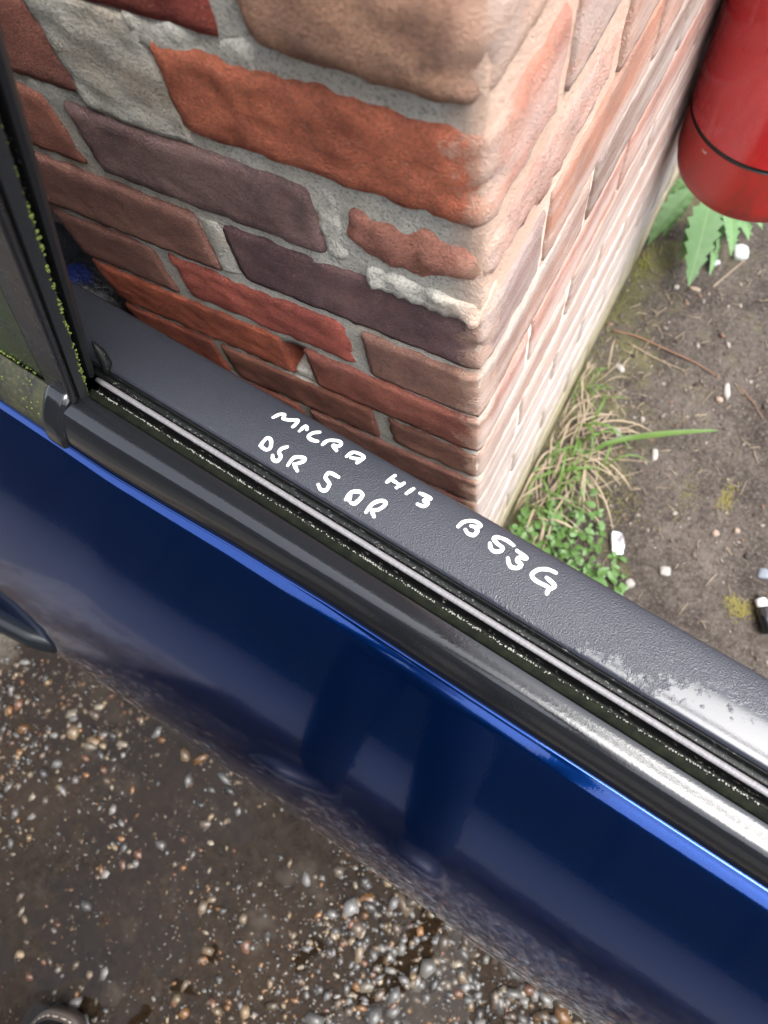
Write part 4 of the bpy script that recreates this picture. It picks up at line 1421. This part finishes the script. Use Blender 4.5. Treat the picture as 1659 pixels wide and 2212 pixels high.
P_ = [pel, pel + Vector((-0.10, 0, -0.03)), (foot_l + pel) / 2 + Vector((-0.05, 0.05, 0.02)), foot_l,
      pel + Vector((0.10, 0, -0.03)), (foot_r + pel) / 2 + Vector((0.05, 0.05, 0.02)), foot_r]
o = skin_mesh('trousers', P_, [(0, 1), (1, 2), (2, 3), (0, 4), (4, 5), (5, 6)], [0.13, 0.095, 0.072, 0.058, 0.095, 0.072, 0.058], 0)
o.data.materials.append(CLOTH.m); o.parent = person; o.matrix_parent_inverse = Matrix.Translation((-px0, -py0, 0))
ch = Vector((px0 + 0.02, py0 + 0.10, 1.26))
T_ = [pel + Vector((0, 0, 0.02)), pel.lerp(ch, 0.5), ch, ch + Vector((0, 0.03, 0.12)),
      ch + Vector((-0.18, 0.01, 0.07)), ch + Vector((-0.26, 0.14, -0.14)), Vector((-0.04, -0.52, 1.17)),
      ch + Vector((0.18, 0.01, 0.07)), ch + Vector((0.30, 0.14, -0.14)), Vector((0.24, -0.52, 1.17))]
o = skin_mesh('jacket', T_, [(0, 1), (1, 2), (2, 3), (2, 4), (4, 5), (5, 6), (2, 7), (7, 8), (8, 9)], [0.14, 0.135, 0.14, 0.06, 0.075, 0.056, 0.040, 0.075, 0.056, 0.040], 1)
o.data.materials.append(JACKET.m); o.parent = person; o.matrix_parent_inverse = Matrix.Translation((-px0, -py0, 0))
hc = ch + Vector((0, 0.13, 0.30))
V, F = lathe([(0.0, -0.125), (0.035, -0.118), (0.058, -0.09), (0.066, -0.04), (0.074, 0.02), (0.072, 0.07), (0.05, 0.108), (0.0, 0.12)], 24)
hd = obj('head', mesh('head', [(x_, y_ * 1.22, z_) for x_, y_, z_ in V], F), SKIN, person)
hd.location = hc - person.location; hd.rotation_euler = (-0.5, 0, 0)
V, F = tube([ch + Vector((0, 0.03, 0.10)) - person.location, hc + Vector((0, -0.03, -0.07)) - person.location], 0.052, 16)
obj('neck', mesh('neck', V, F), SKIN, person)
HAIR = M('dark_hair', (0.03, 0.02, 0.015), 0.6)
V, F = lathe([(0.083, -0.01), (0.084, 0.05), (0.066, 0.105), (0.0, 0.13)], 24)
hr = obj('hair', mesh('hair', [(x_, y_ * 1.2 - 0.018, z_) for x_, y_, z_ in V], F), HAIR, person)
hr.location = hd.location; hr.rotation_euler = hd.rotation_euler
for sg, wx in ((-1, -0.04), (1, 0.24)):
    wr = Vector((wx, -0.515, 1.172))
    tgt = Vector((0.108 + sg * 0.045, -0.345, 1.215))
    parts = [tube([wr, wr.lerp(tgt, 0.5), wr.lerp(tgt, 0.75)], [0.026, 0.036, 0.030], 12)]
    ax_ = (tgt - wr).normalized(); sd_ = ax_.cross(Vector((0, 0, 1))).normalized()
    for k in range(4):
        b_ = wr.lerp(tgt, 0.72) + sd_ * (0.024 - 0.016 * k)
        l_ = (0.066, 0.074, 0.070, 0.055)[k]
        parts.append(tube([b_, b_ + ax_ * l_ * 0.5 + Vector((0, 0, 0.012)), b_ + ax_ * l_ * 0.8 + Vector((-sg * 0.015, 0, 0.002)), b_ + ax_ * l_ + Vector((-sg * 0.030, 0, -0.008))], [0.0095, 0.009, 0.008, 0.006], 8))
    b_ = wr.lerp(tgt, 0.35)
    parts.append(tube([b_, b_ + ax_ * 0.03 - Vector((sg * 0.035, 0, 0)), b_ + ax_ * 0.065 - Vector((sg * 0.045, 0, 0))], [0.013, 0.011, 0.008], 8))
    V, F = join(parts)
    obj('hand', mesh('hand', [Vector(v) - person.location for v in V], F), SKIN, person)
b2 = boot.copy(); COL.objects.link(b2)
b2.location = (foot_r.x + 0.02, foot_r.y + 0.215, 0.012); b2.rotation_euler = (0, 0, -0.12)
b2['label'] = 'second black leather boot, the one to the right, just below the picture edge'
for c_o in list(boot.children):
    c2 = c_o.copy(); COL.objects.link(c2); c2.parent = b2
